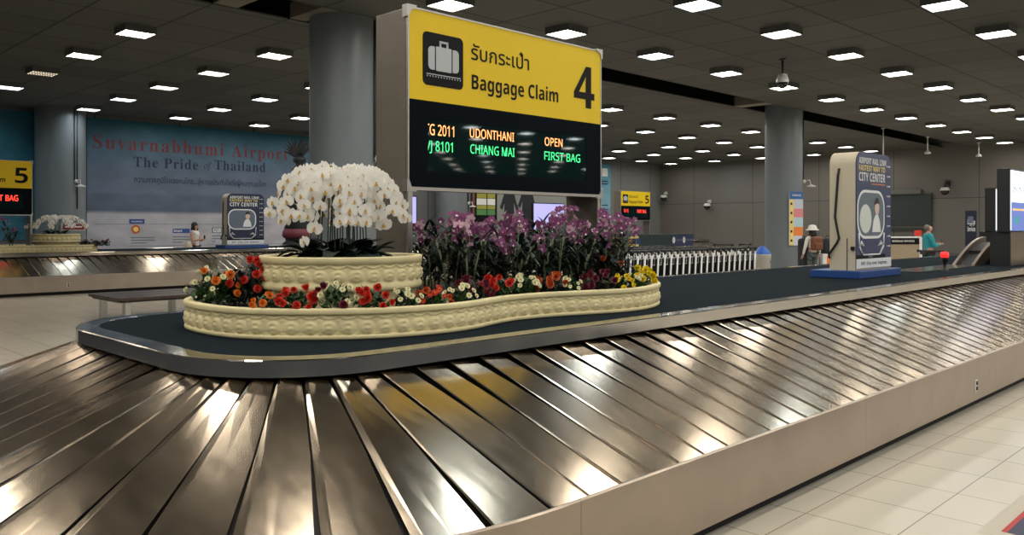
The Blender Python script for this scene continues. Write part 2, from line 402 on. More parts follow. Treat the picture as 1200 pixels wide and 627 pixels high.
x, d = onY(531, 29.7); column(x, 29.7, .80, 'grey column on the far wall, seen under the large yellow sign', -1.25, EYE + d * 27 / F, CZ)
# notice strip on the right column
nx, ny = -.44, -.895
t = thing('notice_board', 'tall notice strip with coloured boxes on the round grey column', 'notice board', (colx + nx * .66, 13.5 + ny * .66, 0), math.atan2(ny, nx) + pi / 2)
z0, z1 = EYE - 28 * 22 / F, EYE + 28 * 40 / F; hw = .27
MB().box(-hw, hw, 0, .03, z0, z1).build('backing', M_pwhite, t)
hh = (z1 - z0)
MB().box(-hw, hw, -.006, 0, z1 - .135 * hh, z1).build('heading', mat('notice_blue', (.03, .13, .38), .5), t)
lettering(sansb('INFORMATION'), -hw * .6, hw * .7, z1 - .08 * hh, z1 - .045 * hh, -.008, M_pwhite, t)
MB().box(-hw, -hw * .42, -.006, 0, z0, z1 - .14 * hh).build('yellow_stripe', M_pyel, t)
rows = [(.55, .60, .72), (.72, .25, .28), (.45, .66, .74), (.85, .25, .05), (.62, .66, .80)]
for i, c in enumerate(rows):
    a = z1 - hh * (.14 + .172 * i); b = a - hh * .165
    MB().box(-hw * .40, hw, -.006, 0, b, a).build('text_box', mat('notice_tint', c, .5), t)
    MB().box(-hw * .85, -hw * .6, -.009, -.006, (a + b) / 2 - .04, (a + b) / 2 + .04, bev=.01).build('symbol', M_ink, t)

# ------------------------------------------------------------------ ceiling lamps
LP = 3.006; LY = 2.993; HB = .285
lx = [12.31 + LP * k for k in range(-8, 11)]
ly = [10.81 - LY * k for k in range(-0, 16)] + [10.81 + LY * k for k in range(2, 7)]
hb = MB()
zt, zb = 0, -.12
hb.box(-HB - .014, HB + .014, -HB - .014, HB + .014, zb + .01, zt)
hb.box(-HB - .014, -HB, -HB - .014, HB + .014, zb - .012, zb + .01); hb.box(HB, HB + .014, -HB - .014, HB + .014, zb - .012, zb + .01)
hb.box(-HB, HB, -HB - .014, -HB, zb - .012, zb + .01); hb.box(-HB, HB, HB, HB + .014, zb - .012, zb + .01)
ME_box = hb.mesh('housing', M_lampbox)
def diff(m):
    d = MB(); d.add([(-HB, -HB, zb), (HB, -HB, zb), (HB, HB, zb), (-HB, HB, zb)], [(0, 3, 2, 1)]); return d.mesh('diffuser', m)
ME_d = {k: diff(m) for k, m in (('n', M_lamp), ('w', M_lampw), ('c', M_lampc), ('o', M_lampoff))}
lo = MB()
for i in range(9):
    q = -HB + 2 * HB * (i + 1) / 10
    lo.box(q - .009, q + .009, -HB, HB, zb - .012, zb - .002)
for q in (-.1, .1): lo.box(-HB, HB, q - .009, q + .009, zb - .012, zb - .002)
ME_louver = lo.mesh('louvre', M_lampbox)
ORD = ['first', 'second', 'third', 'fourth', 'fifth', 'sixth', 'seventh', 'eighth', 'ninth', 'tenth', 'eleventh', 'twelfth', 'thirteenth', 'fourteenth', 'fifteenth', 'sixteenth', 'seventeenth']
def in_view(x, y):
    px, py = toPx(x, y, CZ - .12); return -12 < px < 1212 and -10 < py < 300
for y in sorted(ly):
    seen = [x for x in lx if in_view(x, y)]
    front = y < SL0
    fr = [q for q in sorted([q for q in ly if (q < SL0) == front and any(in_view(x, q) for x in lx)], reverse=front)]
    for x in lx:
        if y < -14 and x < 8: continue
        if x in seen:
            i = seen.index(x); r = fr.index(y)
            if front: lab = 'square lamp, %s along the %s lamp row before the ceiling recess' % (ORD[i], ORD[r])
            else: lab = 'square lamp, %s along the %s lamp row beyond the ceiling recess' % (ORD[i], ORD[r])
        else: lab = 'square ceiling lamp over the viewer, outside the photo'
        t = thing('ceiling_lamp', lab, 'ceiling lamp', (x, y, CZ), 0, 'square ceiling lamps')
        link('housing', ME_box, t)
        k = 'n'
        if y > SL0 and x < 11: k = 'w' if y < 23 else 'c'
        elif rnd.random() < .2: k = 'c'
        if abs(x - 6.9) < 1.6 and abs(y - 22.8) < .5 or abs(x - 21.3) < .5 and abs(y - 22.8) < .5: k = 'o'
        link('diffuser', ME_d[k], t)
        if y > SL0 and x < 11: link('louvre', ME_louver, t)

# ------------------------------------------------------------------ carousel
class Loop:
    """rounded rectangle; s runs along the middle of the belt (offset mid)"""
    def __init__(s, x0, x1, y0, y1, r, mid):
        s.b = (x0, x1, y0, y1); s.r = r; s.mid = mid; q = pi / 2 * (r + mid)
        s.seg = [x1 - x0 - 2 * r, q, y1 - y0 - 2 * r, q] * 2; s.len = sum(s.seg)
    def at(s, u):
        x0, x1, y0, y1 = s.b; r = s.r; u %= s.len; i = 0
        while u > s.seg[i]: u -= s.seg[i]; i += 1
        cor = [(x1 - r, y0 + r, -pi / 2), (x1 - r, y1 - r, 0), (x0 + r, y1 - r, pi / 2), (x0 + r, y0 + r, pi)]
        if i % 2:
            cx, cy, a0 = cor[i // 2]; a = a0 + pi / 2 * u / s.seg[i]; n = Vector((cos(a), sin(a), 0)); return Vector((cx, cy, 0)) + n * r, n
        st = [((x0 + r, y0), (1, 0), (0, -1)), ((x1, y0 + r), (0, 1), (1, 0)), ((x1 - r, y1), (-1, 0), (0, 1)), ((x0, y1 - r), (0, -1), (-1, 0))][i // 2]
        return Vector((st[0][0] + st[1][0] * u, st[0][1] + st[1][1] * u, 0)), Vector((*st[2], 0))
    def samples(s, ua, ub, stp=.12):
        """coarse on straights, fine in corners"""
        us = [ua]; acc = 0
        cuts = []
        for k in range(-1, 3):
            a = k * s.len
            for i, q in enumerate(s.seg):
                if i % 2: n = 14; cuts += [a + q * j / n for j in range(n + 1)]
                a += q
        us += sorted(c for c in cuts if ua + 1e-4 < c < ub - 1e-4); us.append(ub)
        return us
def sweep(loop, ua, ub, prof, mb, mi=0, closed=False, smooth=False):
    us = loop.samples(ua, ub); o = len(mb.v); n = len(prof)
    if closed: us = us[:-1]
    for u in us:
        p, nn = loop.at(u)
        for off, z in prof: q = p + nn * off; mb.v.append((q.x, q.y, z))
    m = len(us)
    for i in range(m if closed else m - 1):
        j = (i + 1) % m
        for k in range(n - 1):
            mb.f.append((o + i * n + k, o + j * n + k, o + j * n + k + 1, o + i * n + k + 1)); mb.m.append(mi); mb.sm.append(smooth)
    if not closed:
        mb.f.append(tuple(o + k for k in range(n))); mb.f.append(tuple(o + (m - 1) * n + k for k in range(n))[::-1]); mb.m += [mi] * 2; mb.sm += [False] * 2
RIMZ = .98; LIPZ = .46
def carousel(x0, x1, y0, y1, label, group, seam0, dx=0):
    t = thing('baggage_carousel', label, 'baggage carousel', (0, 0, 0), 0, group)
    lp = Loop(x0, x1, y0, y1, .80, .60)
    # stainless outer panels, one mesh per sheet
    u = seam0; sheets = []
    while u < seam0 + lp.len - .5:
        sheets.append((u, min(u + 3.05, seam0 + lp.len))); u += 3.05
    for a, b in sheets:
        mb = MB(); sweep(lp, a + .0015, b - .0015, [(1.222, .445), (1.222, LIPZ), (1.232, LIPZ + .003), (1.242, LIPZ - .004), (1.242, .08), (1.232, .08), (1.232, .445)], mb)
        mb.build('side_panel', M_panel, t)
    mb = MB(); sweep(lp, 0, lp.len, [(1.17, .0), (1.17, .2), (1.10, .2), (1.10, 0)], mb, closed=True); mb.build('kick_plate', M_black, t)
    mb = MB(); sweep(lp, 0, lp.len, [(-.10, .862), (1.215, .425)], mb, closed=True); mb.build('under_plate', M_under, t)
    # rim and carpeted top
    mb = MB(); sweep(lp, 0, lp.len, [(-.14, .93), (-.14, RIMZ - .003), (-.137, RIMZ), (-.006, RIMZ), (0, RIMZ - .006), (0, .892), (-.02, .888), (-.14, .93)], mb, closed=True); mb.build('rim', M_rim, t)
    mb = MB(); us = lp.samples(0, lp.len)[:-1]; pl = []
    for q in us: p, n = lp.at(q); v = p - n * .139; pl.append((v.x, v.y))
    mb.prism(pl, .90, .976, plane='XY'); mb.build('carpet_top', M_carpet, t)
    mb = MB(); sweep(lp, 0, lp.len, [(-.12, .4), (-.12, .90)], mb, closed=True); mb.build('inner_skirt', M_black, t)
    # overlapping plates of the belt
    L = .2362; n = int(round(lp.len / L)); L = lp.len / n; items = []
    for i in range(n):
        p, nn = lp.at((i + .5) * L); d = (Vector((p.x, p.y, 0)) - Vector((0, 0, 0))).length; items.append((d, i, p, nn))
    items.sort(key=lambda q: q[0])
    za, zb_ = .884, .449
    def plate(mb, p, nn, i):
        tg = Vector((-nn.y, nn.x, 0)); r2 = random.Random(i * 7 + 1); jit = r2.uniform(-.0015, .0015)
        st = [(-.05, -.117, .052), (.25, -.118, .088), (.60, -.119, .114), (1.212, -.120, .122)]
        if abs(nn.x) > .02 and abs(nn.y) > .02:      # fanned plates of the rounded ends
            st = [(-.05, -.075, .030), (.25, -.098, .070), (.60, -.120, .108), (1.212, -.160, .152)]
        vs = []
        for off, a, b in st:
            z = za + (zb_ - za) * (off + .05) / 1.262
            big = nn.x < -.25
            for w, hz in ((a, .0045 + jit), (a + (.14 if big else .045) * (b - a), (.0100 if big else .0072) + jit), ((a + b) / 2, (.0055 if big else .0036) + jit * .5), (b, 0)):
                q = p + nn * off + tg * w
                vs.append((q.x, q.y, z + hz))
        N = len(vs); vs += [(x_, y_, z_ - .003) for x_, y_, z_ in vs]; fs = []
        for a in range(3):
            for b in range(3):
                c = a * 4 + b; fs.append((c, c + 1, c + 5, c + 4)); fs.append((N + c, N + c + 4, N + c + 5, N + c + 1))
        ring = [0, 1, 2, 3, 7, 11, 15, 14, 13, 12, 8, 4]
        for a in range(len(ring)): fs.append((ring[a], ring[(a + 1) % len(ring)], N + ring[(a + 1) % len(ring)], N + ring[a]))
        mb.add(vs, fs)
    def seen(p, nn):
        q = p + nn * .7; px, py = toPx(q.x, q.y, .65); view = Vector((-q.x, -q.y, 1.0)).normalized()
        return -150 < px < 1350 and py < 800 and (nn * .32 + Vector((0, 0, .94))).dot(view) > .02
    vis = [q for q in items if seen(q[2], q[3])]; far = [q for q in items if not seen(q[2], q[3])]
    far = vis[100:] + far; vis = vis[:100]
    for d, i, p, nn in vis:
        mb = MB(); plate(mb, p, nn, i); mb.build('belt_plate', M_slat, t)
    mb = MB()
    for d, i, p, nn in far: plate(mb, p, nn, i)
    o = mb.build('belt_plates', M_slat, t); o['kind'] = 'stuff'
    return t, lp
c4, loop4 = carousel(1.81, 27.0, 3.58, 6.52, 'large stainless baggage carousel in the foreground carrying the orchid planter', None, .15)
c5, loop5 = carousel(-8.0, 38.0, 23.06, 26.0, 'further stainless baggage carousel at left in front of the blue airport banner', None, 1.4)
def socket(par, x, y, z):
    MB().box(x - .035, x + .035, y - .008, y + .002, z - .055, z + .055, bev=.006).build('socket_plate', M_pale_plastic, par)
    mb = MB()
    for dz in (-.024, .024): mb.box(x - .014, x + .022, y - .012, y - .007, z + dz - .017, z + dz + .017, bev=.004)
    mb.build('socket_hole', M_black, par)
x, z = atY(1143.5, 452, 2.338); socket(c4, x, 2.338, z)
x, z = atY(80, 334, 21.82); socket(c5, x, 21.82, z)

# ------------------------------------------------------------------ planter (with raised frieze) and pot
HALF = [(2.30, 5.05), (2.33, 4.75), (2.43, 4.53), (2.58, 4.34), (2.78, 4.17), (3.05, 4.04), (3.40, 3.985), (3.68, 4.02), (3.92, 4.10), (4.2, 4.165), (4.5, 4.15), (4.8, 4.08), (5.13, 3.985), (5.42, 3.97), (5.75, 4.06), (6.08, 4.26), (6.35, 4.6), (6.45, 5.05)]
YC = 5.05
def cat(P, n):
    out = []; m = len(P)
    for i in range(m):
        p0, p1, p2, p3 = (Vector((*P[(i + j) % m], 0)) for j in (-1, 0, 1, 2))
        for k in range(n):
            t = k / n; out.append(.5 * ((2 * p1) + (p2 - p0) * t + (2 * p0 - 5 * p1 + 4 * p2 - p3) * t * t + (3 * p1 - p0 - 3 * p2 + p3) * t ** 3))
    return out
def resample(P, stp):
    P = P + [P[0]]; acc = [0]
    for a, b in zip(P, P[1:]): acc.append(acc[-1] + (b - a).length)
    n = int(acc[-1] / stp); out = []; j = 0
    for i in range(n):
        s_ = acc[-1] * i / n
        while acc[j + 1] < s_: j += 1
        out.append(P[j].lerp(P[j + 1], (s_ - acc[j]) / (acc[j + 1] - acc[j])))
    return out, acc[-1] / n
RING = HALF + [(x_, 2 * YC - y_) for x_, y_ in HALF[-2:0:-1]]
OUT, STP = resample(cat(RING, 24), .0125)
NRM = []
for i in range(len(OUT)):
    t_ = (OUT[(i + 1) % len(OUT)] - OUT[i - 1]).normalized(); NRM.append(Vector((t_.y, -t_.x, 0)))
def relief(s_, v, per):
    """s_: metres along, v: 0..1 up the frieze -> outward bulge in metres"""
    u = (s_ / per) % 1 - .5
    q = (u / .40) ** 2 + ((v - .36) / .40) ** 2
    h = .020 * sqrt(max(0, 1 - q))
    rr = sqrt((u / .40) ** 2 + ((v - .10) / .62) ** 2)
    if q < 1: h += .0042 * cos(rr * 15)
    a = abs(abs(u) - .44)
    if v < .75: h += .010 * max(0, 1 - (a / .05) ** 2) * min(1, (v + .2))
    sc = .80 + .14 * abs(sin(pi * u * 1.0 + pi / 2)) ** .7 * (1 if True else 0)
    h += .010 * max(0, 1 - (abs(v - (1.02 - .20 * abs(cos(pi * u)))) / .07) ** 2)
    return h
def ring_mesh(P, N, prof, stp, per, zf0, zf1, mb):
    """prof: (offset, z, in_frieze)"""
    o = len(mb.v); n = len(prof); m = len(P)
    for i in range(m):
        for off, z, fr in prof:
            h = relief(i * stp, (z - zf0) / (zf1 - zf0), per) if fr else 0
            q = P[i] + N[i] * (off + h); mb.v.append((q.x, q.y, z))
    for i in range(m):
        j = (i + 1) % m
        for k in range(n - 1): mb.f.append((o + i * n + k, o + j * n + k, o + j * n + k + 1, o + i * n + k + 1)); mb.m.append(0); mb.sm.append(True)
fz0, fz1 = .030, .145
prof = [(-.012, 0, 0), (.004, .003, 0), (.006, .016, 0), (.004, .027, 0), (-.010, .030, 0)] + [(-.010, fz0 + (fz1 - fz0) * i / 22, 1) for i in range(23)] + \
       [(-.006, .148, 0), (.008, .150, 0), (.012, .156, 0), (.012, .178, 0), (.008, .185, 0), (-.045, .185, 0), (-.05, .180, 0), (-.05, .11, 0)]
per_n = round(len(OUT) * STP / .112); PER = len(OUT) * STP / per_n
mb = MB(); ring_mesh(OUT, NRM, prof, STP, PER, fz0, fz1, mb); 
for i in range(len(mb.v)): v = mb.v[i]; mb.v[i] = (v[0] - 4.4, v[1] - YC, v[2])
ME_plwall = mb.mesh('wall', M_cream)
mb = MB(); mb.prism([(p.x - n.x * .045 - 4.4, p.y - n.y * .045 - YC) for p, n in zip(OUT[::6], NRM[::6])], .0, .135, plane='XY'); ME_plsoil = mb.mesh('soil', M_soil)
def planter(label, loc, mir=False):
    t = thing('flower_planter', label, 'planter', loc)
    for nm, me in (('wall', ME_plwall), ('soil', ME_plsoil)): link(nm, me, t, sc=(-1 if mir else 1, 1, 1))
    return t
planter('long guitar-shaped cream planter with a scalloped frieze on the near carousel', (4.4, YC, .977))
x5, z_ = atY(113, 290, 24.5)
OX5 = x5 + 1.95 - .15          # mirrored copy on the far carousel
planter('cream planter on the far carousel beside the cut-off yellow sign', (6.0, 24.55, .977), True)
planter('distant cream planter under the small yellow sign beyond the trolleys', (onY(744, 24.75)[0] - .4, 24.55, .977))
def pot_mesh():
    r = .565; per = 2 * pi * r / 30; z0_, z1_ = .175, .29
    prof = [(r - .035, 0), (r - .035, .11), (r - .012, .115), (r + .004, .125), (r + .006, .150), (r - .006, .165)]
    seg = 300; P = [Vector((cos(2 * pi * i / seg), sin(2 * pi * i / seg), 0)) for i in range(seg)]
    pf = [(a - r, z, 0) for a, z in prof] + [(-.010, z0_ + (z1_ - z0_) * i / 22, 1) for i in range(23)] + [(-.004, .293, 0), (.004, .296, 0), (.006, .335, 0), (.002, .342, 0), (-.05, .342, 0), (-.056, .335, 0), (-.056, .25, 0)]
    mb = MB(); ring_mesh([p * r for p in P], P, pf, 2 * pi * r / seg, per, z0_, z1_, mb); me = mb.mesh('wall', M_cream)
    mb = MB(); mb.lathe([(.001, .30), (.51, .30)], 40); return me, mb.mesh('soil', M_soil)
ME_pot, ME_potsoil = pot_mesh()
POT = (3.335, 5.06)
def pot(label, loc, s_=1):
    t = thing('flower_pot', label, 'flower pot', loc)
    link('wall', ME_pot, t, sc=s_); link('soil', ME_potsoil, t, sc=s_); return t
pot('round cream pot with a shell frieze holding the big white orchids', (*POT, 1.105))
pot('round cream pot with faded orchids on the far carousel', (7.15, 24.6, 1.105))

# ------------------------------------------------------------------ illuminated sign
SX0, SX1, SY, SD = 4.03, 6.44, 5.20, .43
def sign(label, loc, number, rows, main=True, flip=False):
    """local x 0..W, front at y = 0, z measured from the world floor"""
    t = thing('baggage_claim_sign', label, 'sign', loc)
    Wd = SX1 - SX0; zt, zb, zm, z0 = 3.39, 1.95, 2.66, 1.112
    def Q(px, py):
        x, z = atY(px, py, SY); return x - SX0, z
    for a, b in ((0, .045), (Wd - .045, Wd)):
        MB().box(a, b, .012, SD - .012, z0, zt - .012, bev=.004).build('side_panel', M_bronze, t)
    MB().box(.045, Wd - .045, .02, SD - .02, zt - .05, zt - .012).build('top_panel', M_bronze, t)
    MB().box(.045, Wd - .045, .02, SD - .02, zb + .004, zb + .03).build('bottom_panel', M_signK, t)
    MB().box(.045, Wd - .045, SD - .03, SD - .006, zb + .03, zt - .05).build('back_panel', M_signK, t)
    mb = MB(); mb.prism(rrect(.012, Wd - .012, zm, zt - .014, .07, corners=('tl', 'tr')), -.004, .03); mb.build('header_panel', M_signY, t)
    # dark bezel with an opening for the display
    dx0, dz1 = Q(501.4, 139); dx1, _ = Q(687, 161); _, dz0 = Q(501.4, 199.7)
    mb = MB(); mb.prism(rrect(.012, Wd - .012, zb + .012, zm, .07, corners=('bl', 'br')), .008, .03)
    mb.box(.012, Wd - .012, -.004, .008, dz1, zm); mb.box(.012, dx0, -.004, .008, dz0, dz1); mb.box(dx1, Wd - .012, -.004, .008, dz0, dz1)
    mb.prism(rrect(.012, Wd - .012, zb + .012, dz0, .07, corners=('bl', 'br')), -.004, .008); mb.build('display_bezel', M_signK, t)
    MB().box(dx0, dx1, .001, .0075, dz0, dz1).build('display_glass', M_led, t)
    # stainless edge trim, legs' front edge, corner brackets
    mb = MB(); mb.box(0, .012, -.008, .02, z0, zt); mb.box(Wd - .012, Wd, -.008, .02, z0, zt); mb.box(0, Wd, -.008, .02, zt - .014, zt); mb.box(0, Wd, -.008, .02, zb - .012, zb + .014)
    mb.box(.012, .05, -.002, .012, z0, zb - .012); mb.box(Wd - .05, Wd - .012, -.002, .012, z0, zb - .012)
    mb.build('edge_trim', M_trimm, t)
    for cx, sx in ((0, 1), (Wd, -1)):
        for cz, sz in ((zt, -1), (zb - .012, 1)):
            p = [(cx - sx * .012, cz - sz * .012), (cx + sx * .085, cz - sz * .012), (cx + sx * .075, cz + sz * .012), (cx + sx * .03, cz + sz * .03), (cx + sx * .012, cz + sz * .075), (cx - sx * .012, cz + sz * .085)]
            mb = MB(); mb.prism(p, -.014, .05); mb.build('corner_bracket', M_trimm, t)
    # pictogram
    a = Q(494.8, 36.3); b = Q(495.3, 98.5); c = Q(542.2, 45.2); d = Q(542.2, 106)
    ix0, ix1 = a[0], c[0]; iz1, iz0 = (a[1] + c[1]) / 2, (b[1] + d[1]) / 2
    mb = MB(); mb.prism(rrect(ix0, ix1, iz0, iz1, .045), -.0065, -.004); pic = mb.build('pictogram', M_ink, t)
    u = lambda f: ix0 + (ix1 - ix0) * f
    v = lambda f: iz0 + (iz1 - iz0) * f
    mb = MB()
    mb.prism(rrect(u(.13), u(.285), v(.30), v(.74), .035, corners=('tl', 'bl')), -.009, -.0065)
    mb.prism(rrect(u(.315), u(.70), v(.29), v(.75), .008), -.009, -.0065)
    mb.prism(rrect(u(.73), u(.885), v(.30), v(.74), .035, corners=('tr', 'br')), -.009, -.0065)
    mb.box(u(.40), u(.445), -.009, -.0065, v(.75), v(.84)); mb.box(u(.575), u(.62), -.009, -.0065, v(.75), v(.84)); mb.box(u(.40), u(.62), -.009, -.0065, v(.825), v(.865))
    mb.box(u(.09), u(.93), -.009, -.0065, v(.205), v(.222))
    for i in range(13):
        mb.lathe([(.001, 0), (.0065, 0)], 8); k = len(mb.v) - 16
        for j in range(k, len(mb.v)):
            x_, y_, z_ = mb.v[j]; mb.v[j] = (u(.105 + .068 * i) + x_, -.009, v(.175) + y_)
    mb.build('suitcase_symbol', M_icon, pic)
    # lettering
    x0, zb_ = Q(551.5, 68.8); x1, _ = Q(619.5, 80); _, zt_ = Q(551.5, 47.5)
    lettering('รับกระเป๋า', x0, x1, zb_ - .005, zt_ - .01, -.0045, M_ink, t, offset=.008)
    x0, zb_ = Q(552.3, 104.2); x1, _ = Q(653.7, 119); _, zt_ = Q(552.3, 87)
    lettering(sansb('Baggage Claim'), x0, x1, zb_, zt_, -.0045, M_ink, t, cap=.72)
    x0, zb_ = Q(672, 124.5); x1, _ = Q(696, 128); _, zt_ = Q(690, 79)
    lettering(sansb(number), x0, x1, zb_, zt_, -.0045, M_ink, t)
    for txt, m, pa, pb, pyb, pyt, cl in rows:
        x0, zb_ = Q(pa, pyb); x1, _ = Q(pb, pyb); _, zt_ = Q(pa, pyt)
        lettering(txt, x0, x1, zb_, zt_, .0005, m, t, offset=.004, spacing=1.0, clipx=dx0 if cl else None, name='led_text')
    return t
def Lsans(t_): return sans(t_)
sign('large yellow baggage claim sign numbered 4 over a black display board', (SX0, SY, 0), '4', [
    (Lsans('TG 2011'), M_ledO, 497.6, 532, 157.2, 144.3, True), (Lsans('UDONTHANI'), M_ledO, 550.5, 602.3, 160.8, 149.8, False), (Lsans('OPEN'), M_ledO, 638.2, 659, 170.3, 160.6, False),
    (Lsans('VJ 8101'), M_ledG, 498, 530.5, 176, 164, True), (Lsans('CHIANG MAI'), M_ledG, 551, 603, 179.6, 168.8, False), (Lsans('FIRST BAG'), M_ledG, 637.8, 679.8, 187, 177.2, False)])
redrows = [('TG 115', M_ledR, 506, 540, 160, 148, False), (Lsans('FIRST BAG'), M_ledR, 630, 680, 171, 160, False)]
redrows = [(Lsans('TG 115'), M_ledR, 506, 545, 165, 143, False), (Lsans('FIRST BAG'), M_ledR, 615, 678, 178, 158, False)]
xs, d = onY(38, 24.75)
sign('yellow sign numbered 5 cut off by the left edge of the photo', (xs - (SX1 - SX0), 24.75, 0), '5', redrows)
xs, d = onY(727.5, 24.75)
sign('small distant yellow sign numbered 5 above the trolley row', (xs, 24.75, 0), '5', redrows)

# ------------------------------------------------------------------ white orchids
def petal(mb, ang, ln, w, cup, mi=0, tip=.6, z0=0):
    """petal in the XZ plane facing -Y, root at the origin"""
    rows_ = [(0, .12), (.25, .62), (.5, .95), (.72, 1.0), (.9, .72), (1.0, .25)]
    vs = []
    for a, b in rows_:
        for k in (-1, -.5, 0, .5, 1):
            x_ = k * w * b; z_ = ln * (a - .06 * k * k * (a > .6)); y_ = -cup * (a * a) + .35 * cup * k * k * b + z0
            vs.append((x_ * cos(ang) + z_ * sin(ang), y_, -x_ * sin(ang) + z_ * cos(ang)))
    fs = [(i * 5 + k, i * 5 + k + 1, i * 5 + k + 6, i * 5 + k + 5) for i in range(5) for k in range(4)]
    mb.add(vs, fs, mi, True)
def moth_flower():
    mb = MB()
    for a in (0, 2.25, -2.25): petal(mb, a, .046, .017, .004, z0=.004)
    for a in (1.42, -1.42): petal(mb, a, .050, .030, -.006)
    for a in (2.7, -2.7): petal(mb, a, .016, .007, .010, 1, z0=-.004)
    petal(mb, pi, .022, .008, .012, 1, z0=-.004)
    mb.ell((0, -.007, .003), (.005, .007, .006), 8, 1)
    return mb.mesh('blossom', [M_white, M_ylip])
ME_moth = moth_flower()
def strap_leaf(mb, ang, ln, w, rise, droop, z=0, n=7, mi=0, r0=.02, twist=0):
    d = Vector((cos(ang), sin(ang), 0)); s_ = Vector((-sin(ang), cos(ang), 0)); vs = []
    for i in range(n + 1):
        a = i / n; ww = w * (sin(pi * min(1, a * .92 + .10)) ** .6) * (1 if a < 1 else .1)
        c = d * (r0 + ln * a * (1 - .15 * rise)) + Vector((0, 0, z + rise * ln * a - droop * ln * a * a))
        sd = (s_ * cos(twist * a) + Vector((0, 0, 1)) * sin(twist * a))
        vs += [c - sd * ww + Vector((0, 0, .25 * ww)), c, c + sd * ww + Vector((0, 0, .25 * ww))]
    fs = []
    for i in range(n):
        for k in range(2): fs.append((i * 3 + k, i * 3 + k + 1, i * 3 + k + 4, i * 3 + k + 3))
    mb.add(vs, fs, mi, True)
ME_bleaf = []
for k in range(4):
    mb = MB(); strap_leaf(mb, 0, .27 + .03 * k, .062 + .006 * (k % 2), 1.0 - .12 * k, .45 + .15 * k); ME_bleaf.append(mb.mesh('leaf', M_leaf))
def face_rot(n, roll=0):
    """rotation that turns a -Y facing blossom towards n"""
    return (Vector((0, -1, 0)).rotation_difference(n).to_matrix() @ Matrix.Rotation(roll, 3, 'Y')).to_euler()
def moth_orchid(cx, cy, cz, az, spread, ztop, zend, nfl, k, label, group, me=ME_moth, sz=1.0, rbase=.22, leaves=True):
    r_ = random.Random(k * 31 + 5)
    bx, by = rbase * cos(az) * r_.uniform(.4, 1), rbase * sin(az) * r_.uniform(.4, 1)
    t = thing('white_orchid', label, 'orchid', (cx + bx, cy + by, cz), 0, group)
    d = Vector((cos(az), sin(az), 0)); P = []
    top = Vector((d.x * spread * .18 - bx * .6, d.y * spread * .18 - by * .6, ztop - cz)); end = Vector((d.x * spread - bx, d.y * spread - by, zend - cz))
    for i in range(7): a = i / 6; P.append(Vector((top.x * a ** 1.6, top.y * a ** 1.6, top.z * (1 - (1 - a) ** 1.25))))
    Q = []
    for i in range(1, 10):
        a = i / 9; c1 = top + Vector((d.x * spread * .4, d.y * spread * .4, .05)); Q.append(top * (1 - a) ** 2 + c1 * 2 * a * (1 - a) + end * a * a)
    MB().tube(P + Q, [.0045] * 7 + [.0035] * 9, 6).build('stem', M_stem, t)
    sd = Vector((-d.y, d.x, 0))
    for i in range(nfl):
        a = i / max(1, nfl - 1); p = (Q[min(8, int(a * 8.99))])
        side = (1 if i % 2 else -1); out = (d * .55 + sd * side * .75 + Vector((0, 0, .25 - .35 * a))).normalized()
        p = p + out * r_.uniform(.025, .05)
        look = (out * .55 + Vector((-.55, -.75, .05)) + d * .25 + Vector((r_.uniform(-.35, .35), r_.uniform(-.35, .35), r_.uniform(-.3, .2)))).normalized()
        link('blossom', me, t, p, face_rot(look, r_.uniform(-.3, .3)), sz * r_.uniform(1.0, 1.28) * (1 - .10 * a))
    if leaves:
        for i in range(4):
            link('leaf', ME_bleaf[(i + k) % 4], t, (0, 0, .0), (0, 0, az + i * 1.6 + r_.uniform(-.4, .4)), r_.uniform(.85, 1.1))
    return t
k = 0
LB = 'white moth orchid in the round cream pot'
for i in range(13):
    az = -pi * .25 + 2 * pi * i / 13 + rnd.uniform(-.12, .12)
    lf = cos(az - (-pi * .25 - pi / 2))           # +1 on the photo's left
    rr_ = rnd.uniform(.40, .475)
    moth_orchid(*POT, 1.405, az, rr_ + .01, 2.02 + rnd.uniform(-.03, .03) - .03 * lf, 1.72 + rnd.uniform(-.05, .05), 12, k, LB, 'white orchids in the round pot'); k += 1
for i in range(10):
    az = -pi * .75 + 2 * pi * (i + .3) / 10 + rnd.uniform(-.15, .15)
    moth_orchid(*POT, 1.405, az, rnd.uniform(.22, .33), 1.95 + rnd.uniform(-.05, .06), 1.70 + rnd.uniform(-.05, .05), 11, k, LB, 'white orchids in the round pot', leaves=i % 2 == 0); k += 1
moth_orchid(*POT, 1.405, -pi * .85, .43, 1.93, 1.55, 9, k, 'white moth orchid drooping lowest at the left of the round cream pot', 'white orchids in the round pot'); k += 1
for i in range(9):
    az = 2 * pi * i / 9
    mo = moth_orchid(7.15, 24.6, 1.405, az, rnd.uniform(.55, .8), 1.85 + rnd.uniform(-.05, .05), 1.62 + rnd.uniform(-.05, .05), 8, k, 'faded white orchid in the far round cream pot', 'faded orchids on the far carousel', sz=1.3); k += 1

